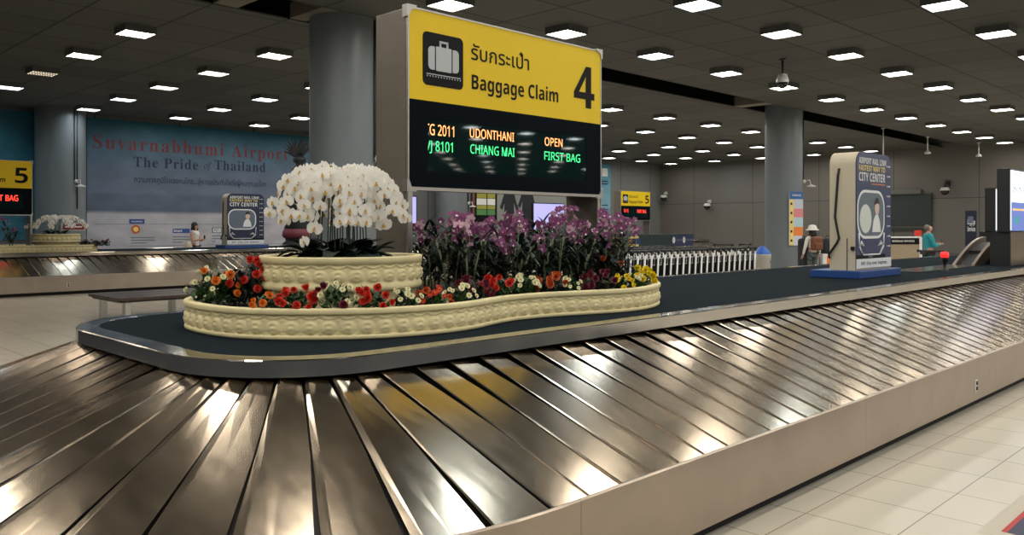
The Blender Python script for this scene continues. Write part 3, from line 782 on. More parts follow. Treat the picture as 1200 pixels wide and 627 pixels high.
# ------------------------------------------------------------------ purple orchids
def den_flower(m1):
    mb = MB()
    for a in (0, 2.2, -2.2): petal(mb, a, .030, .009, .004, z0=.002)
    for a in (1.3, -1.3): petal(mb, a, .030, .014, .002)
    petal(mb, pi, .017, .009, .010, 1, z0=-.003)
    return mb.mesh('blossom', m1)
ME_den = [den_flower([M_purple, M_pale]), den_flower([M_pale, M_purple]), den_flower([M_purple, M_white])]
def den_plant(k):
    r_ = random.Random(k + 900)
    mb = MB(); canes = MB()
    for c in range(4):
        a = r_.uniform(0, 2 * pi); ln = r_.uniform(.34, .46); tip = Vector((cos(a) * r_.uniform(.04, .16), sin(a) * r_.uniform(.04, .16), ln))
        canes.tube([(cos(a) * .02, sin(a) * .02, 0), tip * .5 + Vector((0, 0, .02)), tip], [.006, .008, .005], 6)
        for j in range(15):
            f = .22 + .78 * j / 14; p = tip * f
            tmp = MB(); strap_leaf(tmp, r_.uniform(0, 2 * pi), r_.uniform(.12, .20), r_.uniform(.012, .020), r_.uniform(.4, 1.1), r_.uniform(.2, .9), 0, 5, r0=.0)
            mb.add([Vector(v) + p for v in tmp.v], tmp.f, 0, True)
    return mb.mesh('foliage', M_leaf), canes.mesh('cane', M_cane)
DEN = [den_plant(k) for k in range(5)]
def dendrobium(x, y, z, k, label, group, nfl=10, lean=None, hh=1.0, sc=1.0):
    r_ = random.Random(k * 17 + 3)
    t = thing('purple_orchid', label, 'orchid', (x, y, z), 0, group)
    fo, ca = DEN[k % 5]; rz = r_.uniform(0, 6.28)
    link('foliage', fo, t, rot=(0, 0, rz), sc=(sc, sc, sc * hh)); link('cane', ca, t, rot=(0, 0, rz), sc=(sc, sc, sc * hh))
    mb = MB(); done = 0
    for s_ in range(2):
        a = r_.uniform(0, 6.28) if lean is None else lean + r_.uniform(-.3, .3); rr = r_.uniform(.05, .17) * (1 if lean is None else 1.9); top = r_.uniform(.40, .60) * hh
        P = [Vector((0, 0, .28)), Vector((cos(a) * rr * .3, sin(a) * rr * .3, top * .72)), Vector((cos(a) * rr * .7, sin(a) * rr * .7, top)), Vector((cos(a) * rr * 1.4, sin(a) * rr * 1.4, top * (1.0 if lean is None else .97)))]
        mb.tube(P, .003, 5)
        n = nfl // 2
        for i in range(n):
            f = .45 + .55 * i / (n - 1); q = f * 3; j = min(2, int(q)); p = P[j].lerp(P[j + 1], q - j)
            off = Vector((r_.uniform(-1, 1), r_.uniform(-1, 1), r_.uniform(-.8, .8))).normalized()
            look = (off + Vector((-.5, -.8, 0))).normalized()
            link('blossom', ME_den[r_.choice((0, 0, 0, 1, 2))], t, (p + off * .04) * sc, face_rot(look, r_.uniform(-1, 1)), r_.uniform(1.0, 1.45) * sc)
    mb.build('flower_stem', M_cane, t).scale = (sc,) * 3
    return t
k = 0
for row, (yy, n, xa, xb) in enumerate(((4.52, 9, 4.12, 5.95), (4.78, 10, 4.08, 6.12), (5.04, 9, 4.15, 6.2), (5.42, 6, 4.3, 6.15), (5.75, 5, 4.7, 5.9))):
    for i in range(n):
        dendrobium(xa + (xb - xa) * (i + rnd.uniform(-.25, .25)) / (n - 1), yy + rnd.uniform(-.08, .08) + (.06 if row == 0 and 4.1 < xa + (xb - xa) * i / (n - 1) < 4.6 else 0), 1.11, k, 'purple and pink orchid in the dense bed under the yellow sign', 'purple orchids under the sign', 12, hh=1.0 + .08 * row * (row < 3)); k += 1
dendrobium(6.12, 4.80, 1.11, k, 'purple orchid spray arching out past the right end of the sign', 'purple orchids under the sign', 16, lean=-.9, hh=.95, sc=1.05); k += 1
for i in range(6):
    dendrobium(3.9 + .42 * i, 24.25 + .1 * (i % 2), 1.11, k, 'pale purple orchid on the far carousel under the cut-off sign', 'orchids on the far carousel', 12, sc=1.25); k += 1

# ------------------------------------------------------------------ bedding plants along the planter wall
def bed_leaf(r_, mb, p, s_):
    a = r_.uniform(0, 6.28); e = r_.uniform(-.2, .9); d = Vector((cos(a) * cos(e), sin(a) * cos(e), sin(e))); sd = Vector((-sin(a), cos(a), 0)); p = Vector(p)
    mb.add([p, p + d * s_ * .5 + sd * s_ * .3, p + d * s_, p + d * s_ * .5 - sd * s_ * .3], [(0, 1, 2, 3)], 0, True)
def bush_mesh(seed, m, rx=.11, rz=.10, n=260):
    r_ = random.Random(seed); mb = MB()
    for i in range(n):
        a = r_.uniform(0, 6.28); h = r_.random(); rr = rx * sqrt(1 - h * h * .8) * r_.uniform(.35, 1)
        bed_leaf(r_, mb, (rr * cos(a), rr * sin(a), h * rz * r_.uniform(.5, 1)), r_.uniform(.03, .055))
    return mb.mesh('foliage', m)
def bloom(m, kind):
    mb = MB()
    if kind == 'disc':
        for ring_, (nn, ln, cup) in enumerate(((7, .018, .004), (6, .012, .009))):
            for i in range(nn): petal(mb, 2 * pi * i / nn + ring_ * .4, ln, .0075, cup, z0=-.002 * ring_)
        mb.ell((0, -.004, 0), (.005, .004, .005), 8, 1)
    else:
        for ring_, (nn, ln, cup) in enumerate(((9, .023, -.002), (8, .019, .006), (6, .014, .013), (5, .008, .017))):
            for i in range(nn): petal(mb, 2 * pi * i / nn + ring_ * .3, ln, .0075, cup, z0=-.003 * ring_)
    return mb.mesh('blossom', [m, M_core])
BUSH = [bush_mesh(i, M_leaf2) for i in range(3)]; BUSHD = [bush_mesh(i + 9, M_leafd) for i in range(2)]
BL = {'cream': bloom(M_bcream, 'disc'), 'orange': bloom(M_orange, 'pom'), 'red': bloom(M_red, 'pom'), 'yellow': bloom(M_yellow, 'pom'), 'maroon': bloom(M_maroon, 'pom'), 'rust': bloom(M_rust, 'pom'), 'redo': bloom(M_red, 'disc')}
def front_at(px, inset):
    best = None
    for p, n in zip(OUT[::2], NRM[::2]):
        if n.x * -.7 + n.y * -.7 < -.35: continue
        q = p - n * inset; e = abs(toPx(q.x, q.y, 1.17)[0] - px)
        if best is None or e < best[0]: best = (e, q)
    return best[1]
def bedding(px, inset, col, n, label, sc=1.0, dark=False, extra=None, tall=1.0, q=None):
    r_ = random.Random(int(px * 7 + inset * 100))
    q = q or front_at(px, inset + .05); tall *= 1.35
    t = thing('bedding_flower', label, 'flower', (q.x, q.y, 1.108), 0, 'bedding flowers in the planter')
    link('foliage', (BUSHD[int(px) % 2] if dark else BUSH[int(px) % 3]), t, rot=(0, 0, r_.uniform(0, 6)), sc=(sc, sc, sc * tall))
    for i in range(n):
        a = -2.35 + r_.uniform(-1.9, 1.9); h = ((i + .5) / n) ** .7; rr = .115 * sqrt(max(0, 1 - h * h)) + .01
        p = Vector((rr * cos(a), rr * sin(a), (.035 + .085 * h) * tall)) * sc
        look = Vector((cos(a) * .8 - .35, sin(a) * .8 - .4, .25 + h * .7)).normalized()
        c = col if not extra or i % 3 else extra
        link('blossom', BL[c], t, p, face_rot(look), r_.uniform(.95, 1.4) * (sc if sc < 1.2 else 1.1))
    return t
bedding(247, .13, 'cream', 15, 'large mixed cream and orange flower clump at the left end of the planter', 1.45, extra='orange', tall=1.15)
bedding(276, .10, 'cream', 14, 'small cream flower clump left of the low orange flowers', 1.0)
bedding(262, .34, 'red', 8, 'red flowers above dark leaves behind the cream clump at the left end', 1.3, dark=True, tall=1.5)
bedding(291, .42, 'red', 6, 'dark leafy red-flowered clump beside the left of the round pot', 1.3, dark=True, tall=1.55)
bedding(312, .08, 'orange', 8, 'low orange flowers in front of the round pot at left', .85)
bedding(349, .09, 'red', 14, 'bright red flower clump below the left half of the round pot', 1.05)
bedding(393, .09, 'cream', 12, 'cream and dark red flower clump below the middle of the round pot', 1.05, extra='maroon', tall=1.2)
bedding(435, .09, 'red', 11, 'red flowers on green leaves below the right half of the round pot', 1.05)
bedding(474, .09, 'cream', 11, 'cream flower clump at the right foot of the round pot', .95)
bedding(507, .09, 'redo', 12, 'red-orange flower clump just right of the round pot', .95, extra='rust')
bedding(538, .09, 'cream', 13, 'cream flower clump between the red-orange and the maroon flowers', .95)
bedding(556, .16, 'maroon', 11, 'dark maroon flower clump left of the scarlet flowers under the sign', 1.1, dark=True)
bedding(583, .12, 'red', 12, 'scarlet flower clump in the waist of the planter', 1.1)
bedding(613, .12, 'cream', 14, 'cream flower clump in the waist right of the scarlet flowers', 1.1)
bedding(643, .12, 'rust', 12, 'rust orange flower clump under the middle of the sign', 1.1, dark=True)
bedding(668, .10, 'cream', 9, 'sparse low cream flowers between rust and maroon clumps', .9)
bedding(701, .13, 'maroon', 13, 'dark maroon flower clump under the right end of the sign', 1.15, dark=True)
bedding(726, .09, 'yellow', 10, 'yellow flower clump left of the last cream flowers', .95)
bedding(742, .13, 'cream', 7, 'small cream flowers between the two yellow clumps', .9)
bedding(758, .13, 'yellow', 13, 'yellow flower clump at the right tip of the planter', 1.15)
bedding(712, .42, 'rust', 4, 'reddish brown flowers behind the maroon clump', 1.2, dark=True, tall=1.7)
bedding(727, .36, 'maroon', 4, 'dark leafy clump behind the yellow flowers', 1.2, dark=True, tall=1.3)
for i in range(3):
    bedding(900 + i, 0, 'rust', 2, 'dark leafy tuft at the right end of the far planter, tuft %s' % ('nearest the pot', 'in the middle', 'nearest the end')[i], 1.3, dark=True, q=Vector((7.62 + .28 * i, 23.85 + .1 * i, 0)))

# ------------------------------------------------------------------ railway poster boxes on the carousels
def poster(label, loc, wide, Wp=1.16, Hp=1.55, rz=0):
    t = thing('advertising_box', label, 'advertising box', loc, rz)
    dp = .34; zb = .10
    MB().box(-.10, Wp + .12, -.10, dp + .22, 0, zb - .002, bev=.008).build('base', M_blue, t)
    mb = MB(); mb.prism(rrect(0, Wp, zb, zb + Hp, .17, 10, ('tl', 'tr')), 0, dp); mb.build('cabinet', M_pcream, t)
    mb = MB(); mb.prism(rrect(0, Wp, zb + .02, zb + Hp, .17, 10, ('tl', 'tr')), -.012, -.002); mb.build('poster_print', M_navy if not wide else M_navy2, t)
    u = lambda f: Wp * f
    v = lambda f: zb + Hp * (1 - f)
    y = -.012
    lettering(sansb('AIRPORT RAIL LINK!'), u(.07), u(.86), v(.098), v(.048), y, M_pwhite, t, cap=.70)
    lettering(sansb('FASTEST WAY TO'), u(.07), u(.82), v(.158), v(.110), y, M_pyel, t)
    lettering(sansb('CITY CENTER'), u(.07), u(.82), v(.245), v(.172), y, M_pwhite, t)
    if not wide: MB().box(u(.42), u(.82), y - .002, y, v(.270), v(.262)).build('underline', M_porg, t)
    # train window, moon and passenger
    if wide: wl, wr, wt, wb = .0, .78, .30, .70
    else: wl, wr, wt, wb = .0, .80, .32, .735
    ol = rrect(u(wl) + .02, u(wr), v(wb), v(wt), .24, 8); il = rrect(u(wl) + .055, u(wr) - .035, v(wb) + .035, v(wt) - .035, .21, 8)
    mb = MB(); n = len(ol)
    mb.add([(a, y - .003, b) for a, b in ol] + [(a, y - .003, b) for a, b in il], [(i, (i + 1) % n, n + (i + 1) % n, n + i) for i in range(n)]); mb.build('window_outline', M_pwhite, t)
    mb = MB(); mb.prism(il, y - .002, y - .001); mb.build('train_window', M_pgrey, t)
    mb = MB(); cx, cz, r = u(.25 if not wide else .2), v(.565), .19 if not wide else 0
    if r:
        mb.prism([(cx + r * cos(a * pi / 16), cz + r * sin(a * pi / 16)) for a in range(32)], y - .004, y - .003); mb.build('moon_print', M_pmoon, t)
    px_ = u(.56 if not wide else .54); base = wb - .055
    mb = MB(); mb.prism([(px_ - .15, v(base)), (px_ - .11, v(base - .10)), (px_ - .04, v(base - .15)), (px_ + .05, v(base - .15)), (px_ + .11, v(base - .09)), (px_ + .14, v(base))], y - .005, y - .004); mb.build('passenger_shirt', M_pwhite, t)
    mb = MB(); mb.prism([(px_ + .01 + .075 * cos(a * pi / 10), v(base - .21) + .10 * sin(a * pi / 10)) for a in range(20)], y - .006, y - .005); mb.build('passenger_face', mat('print_face', (.70, .52, .44), .5), t)
    mb = MB(); mb.prism([(px_ + .01 + .085 * cos(a), v(base - .225) + .115 * sin(a)) for a in [.2 + i * (pi - .2) / 10 for i in range(11)]] + [(px_ - .05, v(base - .24)), (px_ + .04, v(base - .25))], y - .007, y - .006); mb.build('passenger_hair', M_hair, t)
    # nose of the train
    mb = MB(); a0, b0 = .06, .76
    po = [(u(a0), v(wb - .05)), (u(a0 + .01), v(.80)), (u(.17), v(.872)), (u(.65), v(.872)), (u(b0), v(.80)), (u(b0 + .015), v(wb - .05))]
    for q in range(5): mb.tube([(po[q][0], y - .004, po[q][1]), (po[q + 1][0], y - .004, po[q + 1][1])], .012, 6)
    mb.build('train_outline', M_pwhite, t)
    for sx in (-1, 1):
        mb = MB(); cx = .41 + sx * .265
        for q in range(3): mb.tube([(u(cx - sx * .03 * q) , y - .003, v(.755 + .02 * q)), (u(cx + sx * .05), y - .003, v(.80 - .012 * q))], .010, 5)
        mb.build('headlamp_print', M_pwhite, t)
    MB().box(u(.0), u(.82 if not wide else 1), y - .002, y, v(.905), v(.872)).build('dark_strip', M_ink, t)
    MB().box(u(.33), u(.45), y - .003, y - .002, v(.895), v(.882)).build('number_plate', M_pgrey, t)
    MB().box(.0, Wp, y - .003, y, v(.985), v(.905)).build('logo_strip', M_pwhite, t)
    lettering(sansb('SRT  City Line  Express'), u(.12), u(.86), v(.957), v(.930), y - .003, M_textnavy, t)
    for i in range(9):
        mb = MB(); zc = v(.10 + .088 * i); mb.lathe([(.001, 0), (.014, 0)], 8); 
        mb.v = [(u(.885) + a, y - .003, zc + b) for a, b, c in mb.v]
        mb.box(u(.915), u(.965), y - .004, y - .002, zc - .008, zc + .008); mb.build('station_mark', M_pwhite, t)
    # cable down the near side
    mb = MB(); mb.tube([(-.004, dp * .62, zb + Hp * .86), (-.012, dp * .66, zb + Hp * .80), (-.012, dp * .78, zb + Hp * .45), (-.012, dp * .62, zb + Hp * .27), (-.012, dp * .70, zb + Hp * .23), (-.03, dp * 1.0, zb + Hp * .13), (-.02, dp * .98, zb + Hp * .10)], .016, 6); mb.build('power_cable', M_cable, t)
    mb = MB(); mb.box(-.004, 0, dp * .30, dp * .33, zb, zb + Hp * .27); mb.box(-.02, -.001, dp * .02, dp * .16, zb + Hp * .17, zb + Hp * .20); mb.build('side_hinge', M_black, t)
    return t
poster('tall rounded advertising box with train, moon and passenger on the near carousel', (10.72, 4.45, .977), False)
xa, d = onY(266, 24.0)
poster('smaller-looking advertising box with train window far away before the blue banner', (xa, 24.0, .977), True, 1.22, 1.58)

# ------------------------------------------------------------------ wall banners and lit panels
def flat(x0, x1, z0, z1, y, m, parent, name, th=.004):
    return MB().box(x0, x1, y - th, y, z0, z1).build(name, m, parent)
BY = 30.86
xa, za = atY(101.5, 128, BY); xb, zb2 = atY(367, 289, BY)
t = thing('wall_banner', 'huge blue airport banner with red and navy serif lettering on the far wall', 'banner', (0, 0, 0))
flat(xa, xb + 3.2, .75, CZ - .12, BY, M_banner, t, 'print', .03)
yy = BY - .03
def bt(txt, pl, pr, pb, ptop, m, off=0, sp=1, cap=None):
    x0, zb_ = atY(pl, pb, BY); x1, _ = atY(pr, pb, BY); _, zt_ = atY(pl, ptop, BY); return lettering(txt, x0, x1, zb_, zt_, yy, m, t, offset=off, spacing=sp, cap=cap, th=.008)
bt(serifb('Suvarnabhumi Airport'), 108.5, 337, 173.3, 157.5, M_textred, sp=1.22, cap=.68)
bt(serifb('The Pride'), 156, 231.5, 195.3, 183.5, M_textnavy, sp=1.12, cap=.68)
bt('𝑜𝑓', 238.5, 247.5, 197.5, 189, M_textnavy)
bt(serifb('Thailand'), 251, 310.5, 198.8, 187.5, M_textnavy, sp=1.12, cap=.68)
bt('ความภาคภูมิใจของคนไทย...สู่ความประทับใจต่อผู้คนทุกมุมโลก', 157, 311, 213.2, 205.5, M_textnavy, off=.01)
def pbox(pl, pt_, pr, pb, m, nm, dy=.006, name=None):
    x0, z1 = atY(pl, pt_, BY); x1, _ = atY(pr, pt_, BY); _, z0 = atY(pl, pb, BY); return MB().box(x0, x1, yy - dy, yy, z0, z1).build(nm, m, t)
pbox(151, 256.8, 169, 262, M_blue, 'blue_tag')
x0, z0 = atY(153.5, 261, BY); x1, z1 = atY(166.5, 258.3, BY); lettering(sansb('THAI AIRPORTS'), x0, x1, z0 + .02, z1 - .02, yy - .006, M_pwhite, t)
pbox(110, 262.4, 318, 262.9, M_pgrey, 'rule', .004); pbox(151, 288.2, 345, 288.8, M_pgrey, 'rule', .004)
x0, z0 = atY(158.7, 268.7, BY)
mb = MB(); mb.tube([(x0, yy, z0), (x0, yy - .01, z0)], .155, 20); em = mb.build('emblem', M_rust, t)
mb = MB(); mb.tube([(x0, yy - .01, z0), (x0, yy - .014, z0)], .09, 16); mb.build('emblem_centre', M_pyel, em)
for pl, pt_, pr, n in ((153, 278, 181, 3), (202, 277, 224, 3), (248, 276, 262, 3)):
    for i in range(n): pbox(pl, pt_ + i * 3.2, pr - (i * 5 if i == 2 else 0), pt_ + i * 3.2 + 1.1, M_pgrey, 'small_print', .004)
pbox(202, 268, 222, 273.2, M_blue, 'logo_panel'); x0, z0 = atY(203, 272.6, BY); x1, z1 = atY(213, 268.8, BY); lettering(sansb('Smart'), x0, x1, z0 + .02, z1, yy - .006, M_pwhite, t)
pbox(248, 266.5, 259.5, 273, M_pgrey, 'logo_panel'); x0, z0 = atY(249.3, 272.2, BY); x1, z1 = atY(258.3, 267.4, BY); lettering(sansb('GSB'), x0, x1, z0, z1, yy - .006, M_pwhite, t)
t = thing('wall_banner', 'plain blue banner on the far wall behind the cut-off sign, left of the column', 'banner', (0, 0, 0))
xa, _ = onY(-60, BY); xb, _ = onY(41, BY); flat(xa, xb, 1.2, CZ - .1, BY, M_banner2, t, 'print', .03)
t = thing('wall_banner', 'narrow pale sky-blue banner on the far wall just right of the big sign', 'banner', (0, 0, 0))
xa, _ = onY(672, BY); xb, _ = onY(715, BY); flat(xa, xb, .9, CZ - .25, BY, M_banner3, t, 'print', .03)
x0, z1 = atY(705, 197, BY); x1, z0 = atY(711.5, 207, BY); MB().box(x0, x1, BY - .04, BY - .03, z0, z1).build('logo_panel', M_pwhite, t)
for pz in (213, 216, 241, 246):
    x0, z0 = atY(704, pz, BY); x1, z1 = atY(712, pz - 1, BY); MB().box(x0, x1, BY - .036, BY - .03, z0, z1).build('small_print', M_textnavy, t)
# red notice on the left column foot
t = thing('wall_notice', 'small dark red notice beside the far pot, on the grey column foot', 'notice', (0, 0, 0))
x0, z1 = atY(72, 261, 28.6); x1, z0 = atY(100, 270.5, 28.6)
MB().box(x0, x1, 28.6, 28.64, z0, z1).build('board', M_trimm, t); MB().box(x0 + .04, x1 - .04, 28.59, 28.6, z0 + .04, z1 - .04).build('print', mat('notice_red', (.22, .012, .02), .5), t)
MB().box(x0 + .1, x0 + .16, 28.66, 28.72, 0, z1 - .05).build('stand_post', M_trimm, t); MB().box(x0 - .1, x0 + .36, 28.5, 28.86, 0, .03).build('stand_base', M_trimm, t)
MB().box((x0 + x1) / 2 - .25, (x0 + x1) / 2 + .25, 28.58, 28.59, (z0 + z1) / 2 - .02, (z0 + z1) / 2 + .02).build('lettering', M_pwhite, t)
# panels and screens seen under the big sign
def screen(label, pl, pt_, pr, pb, Y, m, leg=True, frame=.05):
    x0, z1 = atY(pl, pt_, Y); x1, _ = atY(pr, pt_, Y); _, z0 = atY(pl, pb, Y)
    t = thing('display_screen', label, 'screen', ((x0 + x1) / 2, Y, 0)); w = (x1 - x0) / 2
    MB().box(-w - frame, w + frame, 0, .14, z0 - frame, z1 + frame, bev=.01).build('casing', M_rubber, t)
    MB().box(-w, w, -.006, 0, z0, z1).build('lit_panel', m, t)
    if leg:
        MB().box(-.12, .12, .03, .11, .03, z0 - frame).build('post', M_trimm, t); MB().box(-.5, .5, -.2, .35, 0, .03, bev=.01).build('foot', M_trimm, t)
    return t
screen('lavender lit screen seen under the sign beside its left post', 462, 230, 487.5, 268, 28.9, M_screen)
screen('wide lavender lit screen seen under the right half of the sign', 625.5, 238.5, 661, 272, 28.9, M_screen)
t = thing('wall_poster', 'striped olive and green poster seen under the middle of the sign', 'poster', (0, 0, 0))
Yp = 30.8
def wp(par, pl, pt_, pr, pb, m, nm, dy): 
    x0, z1 = atY(pl, pt_, Yp); x1, _ = atY(pr, pt_, Yp); _, z0 = atY(pl, pb, Yp); return MB().box(x0, x1, Yp - dy, Yp, z0, z1).build(nm, m, par)
wp(t, 553, 190, 581, 275, M_ink, 'board', .04); wp(t, 558, 190, 579.5, 232, M_olive, 'stripe', .05); wp(t, 558, 232.5, 579.5, 240, M_pwhite, 'stripe', .05); wp(t, 558, 240.5, 579.5, 245, M_olive, 'stripe', .05); wp(t, 558, 245.5, 579.5, 252, M_pgreen, 'stripe', .05)
wp(t, 569.4, 190, 570.2, 252, M_ink, 'divider', .06); wp(t, 552.5, 190, 555, 275, mat('frame_brown', (.16, .07, .05), .5), 'frame', .08)
t = thing('wall_poster', 'pale poster with two dark standing silhouettes, seen under the sign', 'poster', (0, 0, 0))
wp(t, 582, 170, 666.5, 278, mat('poster_pale', (.27, .285, .275), .6), 'board', .04)
def sil(cx, sh, m=M_dark):
    """a printed standing silhouette; pixel column of its centre, pixel row of its shoulders"""
    P = [(-4.2, -9), (-1.5, -9), (0, -12), (1.5, -9), (4.2, -9)]
    pts = [(-2, -17), (2, -17), (2.6, -13), (1.5, -10), (6.5, -7), (9.5, 4), (12, 10), (9.8, 14), (7.5, 8), (6, 4), (6.5, 18), (6, 50), (.8, 50), (0, 28), (-.8, 50), (-6, 50), (-6.5, 18), (-6, 4), (-9, 12), (-12, 9), (-9, 1), (-6.5, -7), (-1.5, -10), (-2.6, -13)]
    poly = [atY(cx + a * .9, sh + 8 + b, Yp) for a, b in pts]
    mb = MB(); mb.prism(poly, Yp - .05, Yp - .04); mb.build('silhouette', m, t)
sil(596, 226); sil(617, 224)
# plumed statue beyond the white orchids
def statue():
    p0 = atD(351, 300, 27.8); Hs = 3.45; bz = .977
    t = thing('statue', 'dark statue with a plumed headdress and pink sash behind the white orchids', 'statue', (p0.x, p0.y, bz), pi / 4 - pi / 2 + .3)
    mb = MB(); mb.lathe([(.55, 0), (.55, .12), (.46, .18), (.46, .32)], 24); mb.build('plinth', M_statue, t)
    mb = MB(); mb.lathe([(.02, .32), (.42, .33), (.50, .55), (.46, 1.0), (.36, 1.25), (.40, 1.55), (.42, 1.75), (.28, 1.95), (.12, 2.03), (.11, 2.12), (.24, 2.25), (.30, 2.42), (.27, 2.62), (.15, 2.72), (.12, 2.76), (.21, 2.84), (.22, 2.95), (.12, 3.05), (.02, 3.06)], 24)
    for s_ in (-1, 1):
        mb.tube([(.38 * s_, 0, 1.72), (.60 * s_, -.08, 1.35), (.50 * s_, -.36, 1.0)], [.13, .10, .07], 10); mb.ell((.50 * s_, -.40, .98), (.08, .09, .09), 10)
    mb.build('body', M_statue, t)
    mb = MB(); mb.lathe([(.49, .60), (.55, .5), (.57, .36), (.5, .28)], 24); mb.build('sash', M_pink, t)
    mb = MB()
    r_ = random.Random(5)
    for i in range(13):
        a = -1.25 + 2.1 * i / 12; l = .75 * r_.uniform(.7, 1); mb.tube([(0, 0, 2.95), (sin(a) * l * .45, 0, 2.98 + cos(a) * l * .55), (sin(a) * l * .95 + .08, .02, 2.98 + cos(a) * l)], [.06, .05, .008], 6)
    mb.build('plume', M_hair, t)
    return t
statue()

# ------------------------------------------------------------------ bench
bx0, bx1, by0, by1 = 5.16, 8.05, 14.5, 16.0
t = thing('bench', 'long low dark wooden bench on square steel legs behind the near carousel', 'bench', (bx0, by0, 0))
for i in range(3):
    a = (by1 - by0) / 3; MB().box(0, bx1 - bx0, a * i + .015, a * (i + 1) - .015, .385, .44, bev=.01).build('seat_plank', M_wood, t)
MB().box(.05, bx1 - bx0 - .05, .08, by1 - by0 - .08, .355, .385).build('frame', M_rubber, t)
for i in range(3):
    for j in (0, 1):
        lx_ = .15 + (bx1 - bx0 - .4) * i / 2; ly_ = .12 + (by1 - by0 - .38) * j
        MB().box(lx_, lx_ + .10, ly_, ly_ + .14, 0, .355, bev=.008).build('leg', M_chrome, t)

# ------------------------------------------------------------------ luggage trolleys
def trolley_parts():
    """travels along +X, handle side at low x; y from 0 to .62"""
    out = {}
    mb = MB()
    mb.tube([(0, 0, .14), (.03, 0, .2), (.10, 0, .90)], .025, 8)
    f = MB()
    for y in (.05, .57): f.tube([(0, y, .14), (.85, y + (.08 if y < .3 else -.08), .15)], .016, 8)
    f.tube([(.85, .13, .15), (.85, .49, .15)], .016, 8); f.tube([(.05, .05, .30), (.05, .57, .30)], .013, 8)
    for i in range(5): f.tube([(.1 + .15 * i, .07, .16), (.1 + .15 * i, .55, .16)], .008, 6)
    h = MB(); h.tube([(.10, .02, .90), (.06, .02, .99), (.04, .02, 1.0)], .022, 8); h.tube([(.10, .60, .90), (.06, .60, .99), (.04, .60, 1.0)], .022, 8)
    h.tube([(.04, -.02, 1.0), (.04, .64, 1.0)], .026, 10); h.ell((.04, -.03, 1.0), (.045, .035, .045), 10); h.ell((.04, .65, 1.0), (.045, .035, .045), 10)
    b = MB(); b.box(.045, .065, .05, .57, .16, .80, bev=.006)
    k = MB()
    for i in range(6): k.tube([(.08 + .02 * 0, .06 + .1 * i, .66), (.26, .06 + .1 * i, .64), (.28, .06 + .1 * i, .80)], .006, 5)
    k.tube([(.28, .05, .80), (.28, .57, .80)], .008, 6); k.tube([(.26, .05, .64), (.26, .57, .64)], .008, 6)
    w = MB()
    for x, y in ((.06, .04), (.06, .58), (.80, .31)): w.tube([(x, y - .022, .07), (x, y + .022, .07)], .07, 16)
    w2 = MB()
    for x, y in ((.06, .04), (.06, .58), (.80, .31)): w2.box(x - .015, x + .015, y - .03, y + .03, .10, .15)
    return [('upright', mb.mesh('upright', M_trolley)), ('base_frame', f.mesh('base_frame', M_chrome)), ('handle', h.mesh('handle', M_rubber)), ('back_panel', b.mesh('back_panel', M_rubber)), ('basket', k.mesh('basket', M_chrome)), ('wheel', w.mesh('wheel', M_rubber)), ('fork', w2.mesh('fork', M_chrome))]
TP = trolley_parts()
def trolley(label, loc, rz=0, group=None):
    t = thing('luggage_trolley', label, 'luggage trolley', loc, rz, group)
    for nm, me in TP:
        if nm == 'upright':
            for y in (.02, .60): link(nm, me, t, (0, y, 0))
        else: link(nm, me, t)
    return t
xr, _ = onY(884, 12.55); base = None
N1 = 28
for i in range(N1):
    x = xr - .296 * i
    lab = 'silver luggage trolley, %s from the right end of the front nested row' % ((ORD + ['eighteenth', 'nineteenth', 'twentieth', 'twenty-first', 'twenty-second', 'twenty-third', 'twenty-fourth', 'twenty-fifth', 'twenty-sixth', 'twenty-seventh', 'twenty-eighth'])[i])
    if base is None: base = trolley(lab, (x, 12.55, 0), 0, 'trolleys nested in the front row')
    else: dup(base, (x, 12.55, 0), label=lab, group='trolleys nested in the front row')
x2, _ = onY(826, 13.75)
for i in range(17): dup(base, (x2 - .32 * i, 13.75, 0), label='trolley with black handle in the nested row behind the front row', group='trolleys nested in the second row')
x3, _ = onY(790, 14.95)
for i in range(10): dup(base, (x3 - .32 * i, 14.95, 0), label='trolley in the rearmost nested row before the dark trolley sign', group='trolleys nested in the third row')
t = thing('trolley_bay_sign', 'long dark board with small coloured advert above the trolley rows', 'sign board', (0, 0, 0))
x0, z1 = atY(716, 275, 16.2); x1, _ = atY(812.5, 276, 16.2); z0 = z1 - .42
MB().box(x0, x1, 16.2, 16.28, z0, z1, bev=.01).build('board', mat('bay_board', (.025, .045, .05), .4), t)
for q in (.08, .92): MB().box(x0 + (x1 - x0) * q - .03, x0 + (x1 - x0) * q + .03, 16.28, 16.34, 0, z1).build('post', M_chrome, t)
xa, _ = onY(748, 16.2); ad = MB().box(x0 + .02, xa, 16.185, 16.2, z0 + .03, z1 - .06).build('advert', M_pyel, t)
cols = [M_ink, M_rust, M_pwhite, M_red, M_textnavy, M_blue]
for i, c in enumerate(cols):
    w_ = (xa - x0) / 6; MB().box(x0 + .1 + w_ * i, x0 + .1 + w_ * i + .22, 16.178, 16.185, z0 + .1, z1 - .13, bev=.02).build('advert_picture', c, ad)
xb_, _ = onY(787, 16.2); MB().box(xb_, x1 - .02, 16.19, 16.2, z0 + .02, z1 - .04).build('print_panel', M_navy, t)
for pp in (789.5, 801.5):
    xq, _ = onY(pp, 16.19); MB().ell((xq, 16.185, (z0 + z1) / 2), (.09, .008, .11), 14).build('symbol', M_pwhite, t); MB().box(xq + .16, xq + .62, 16.182, 16.19, (z0 + z1) / 2 - .03, (z0 + z1) / 2 + .03).build('lettering', M_pgrey, t)
for i, pp in enumerate((858, 880)):
    xq, _ = onY(pp, 15.2); dup(base, (xq, 15.2, .0), .5 + i, label='loose silver luggage trolley behind the row, %s the round column' % ('further left of' if i == 0 else 'next to'), group='loose trolleys behind the row')
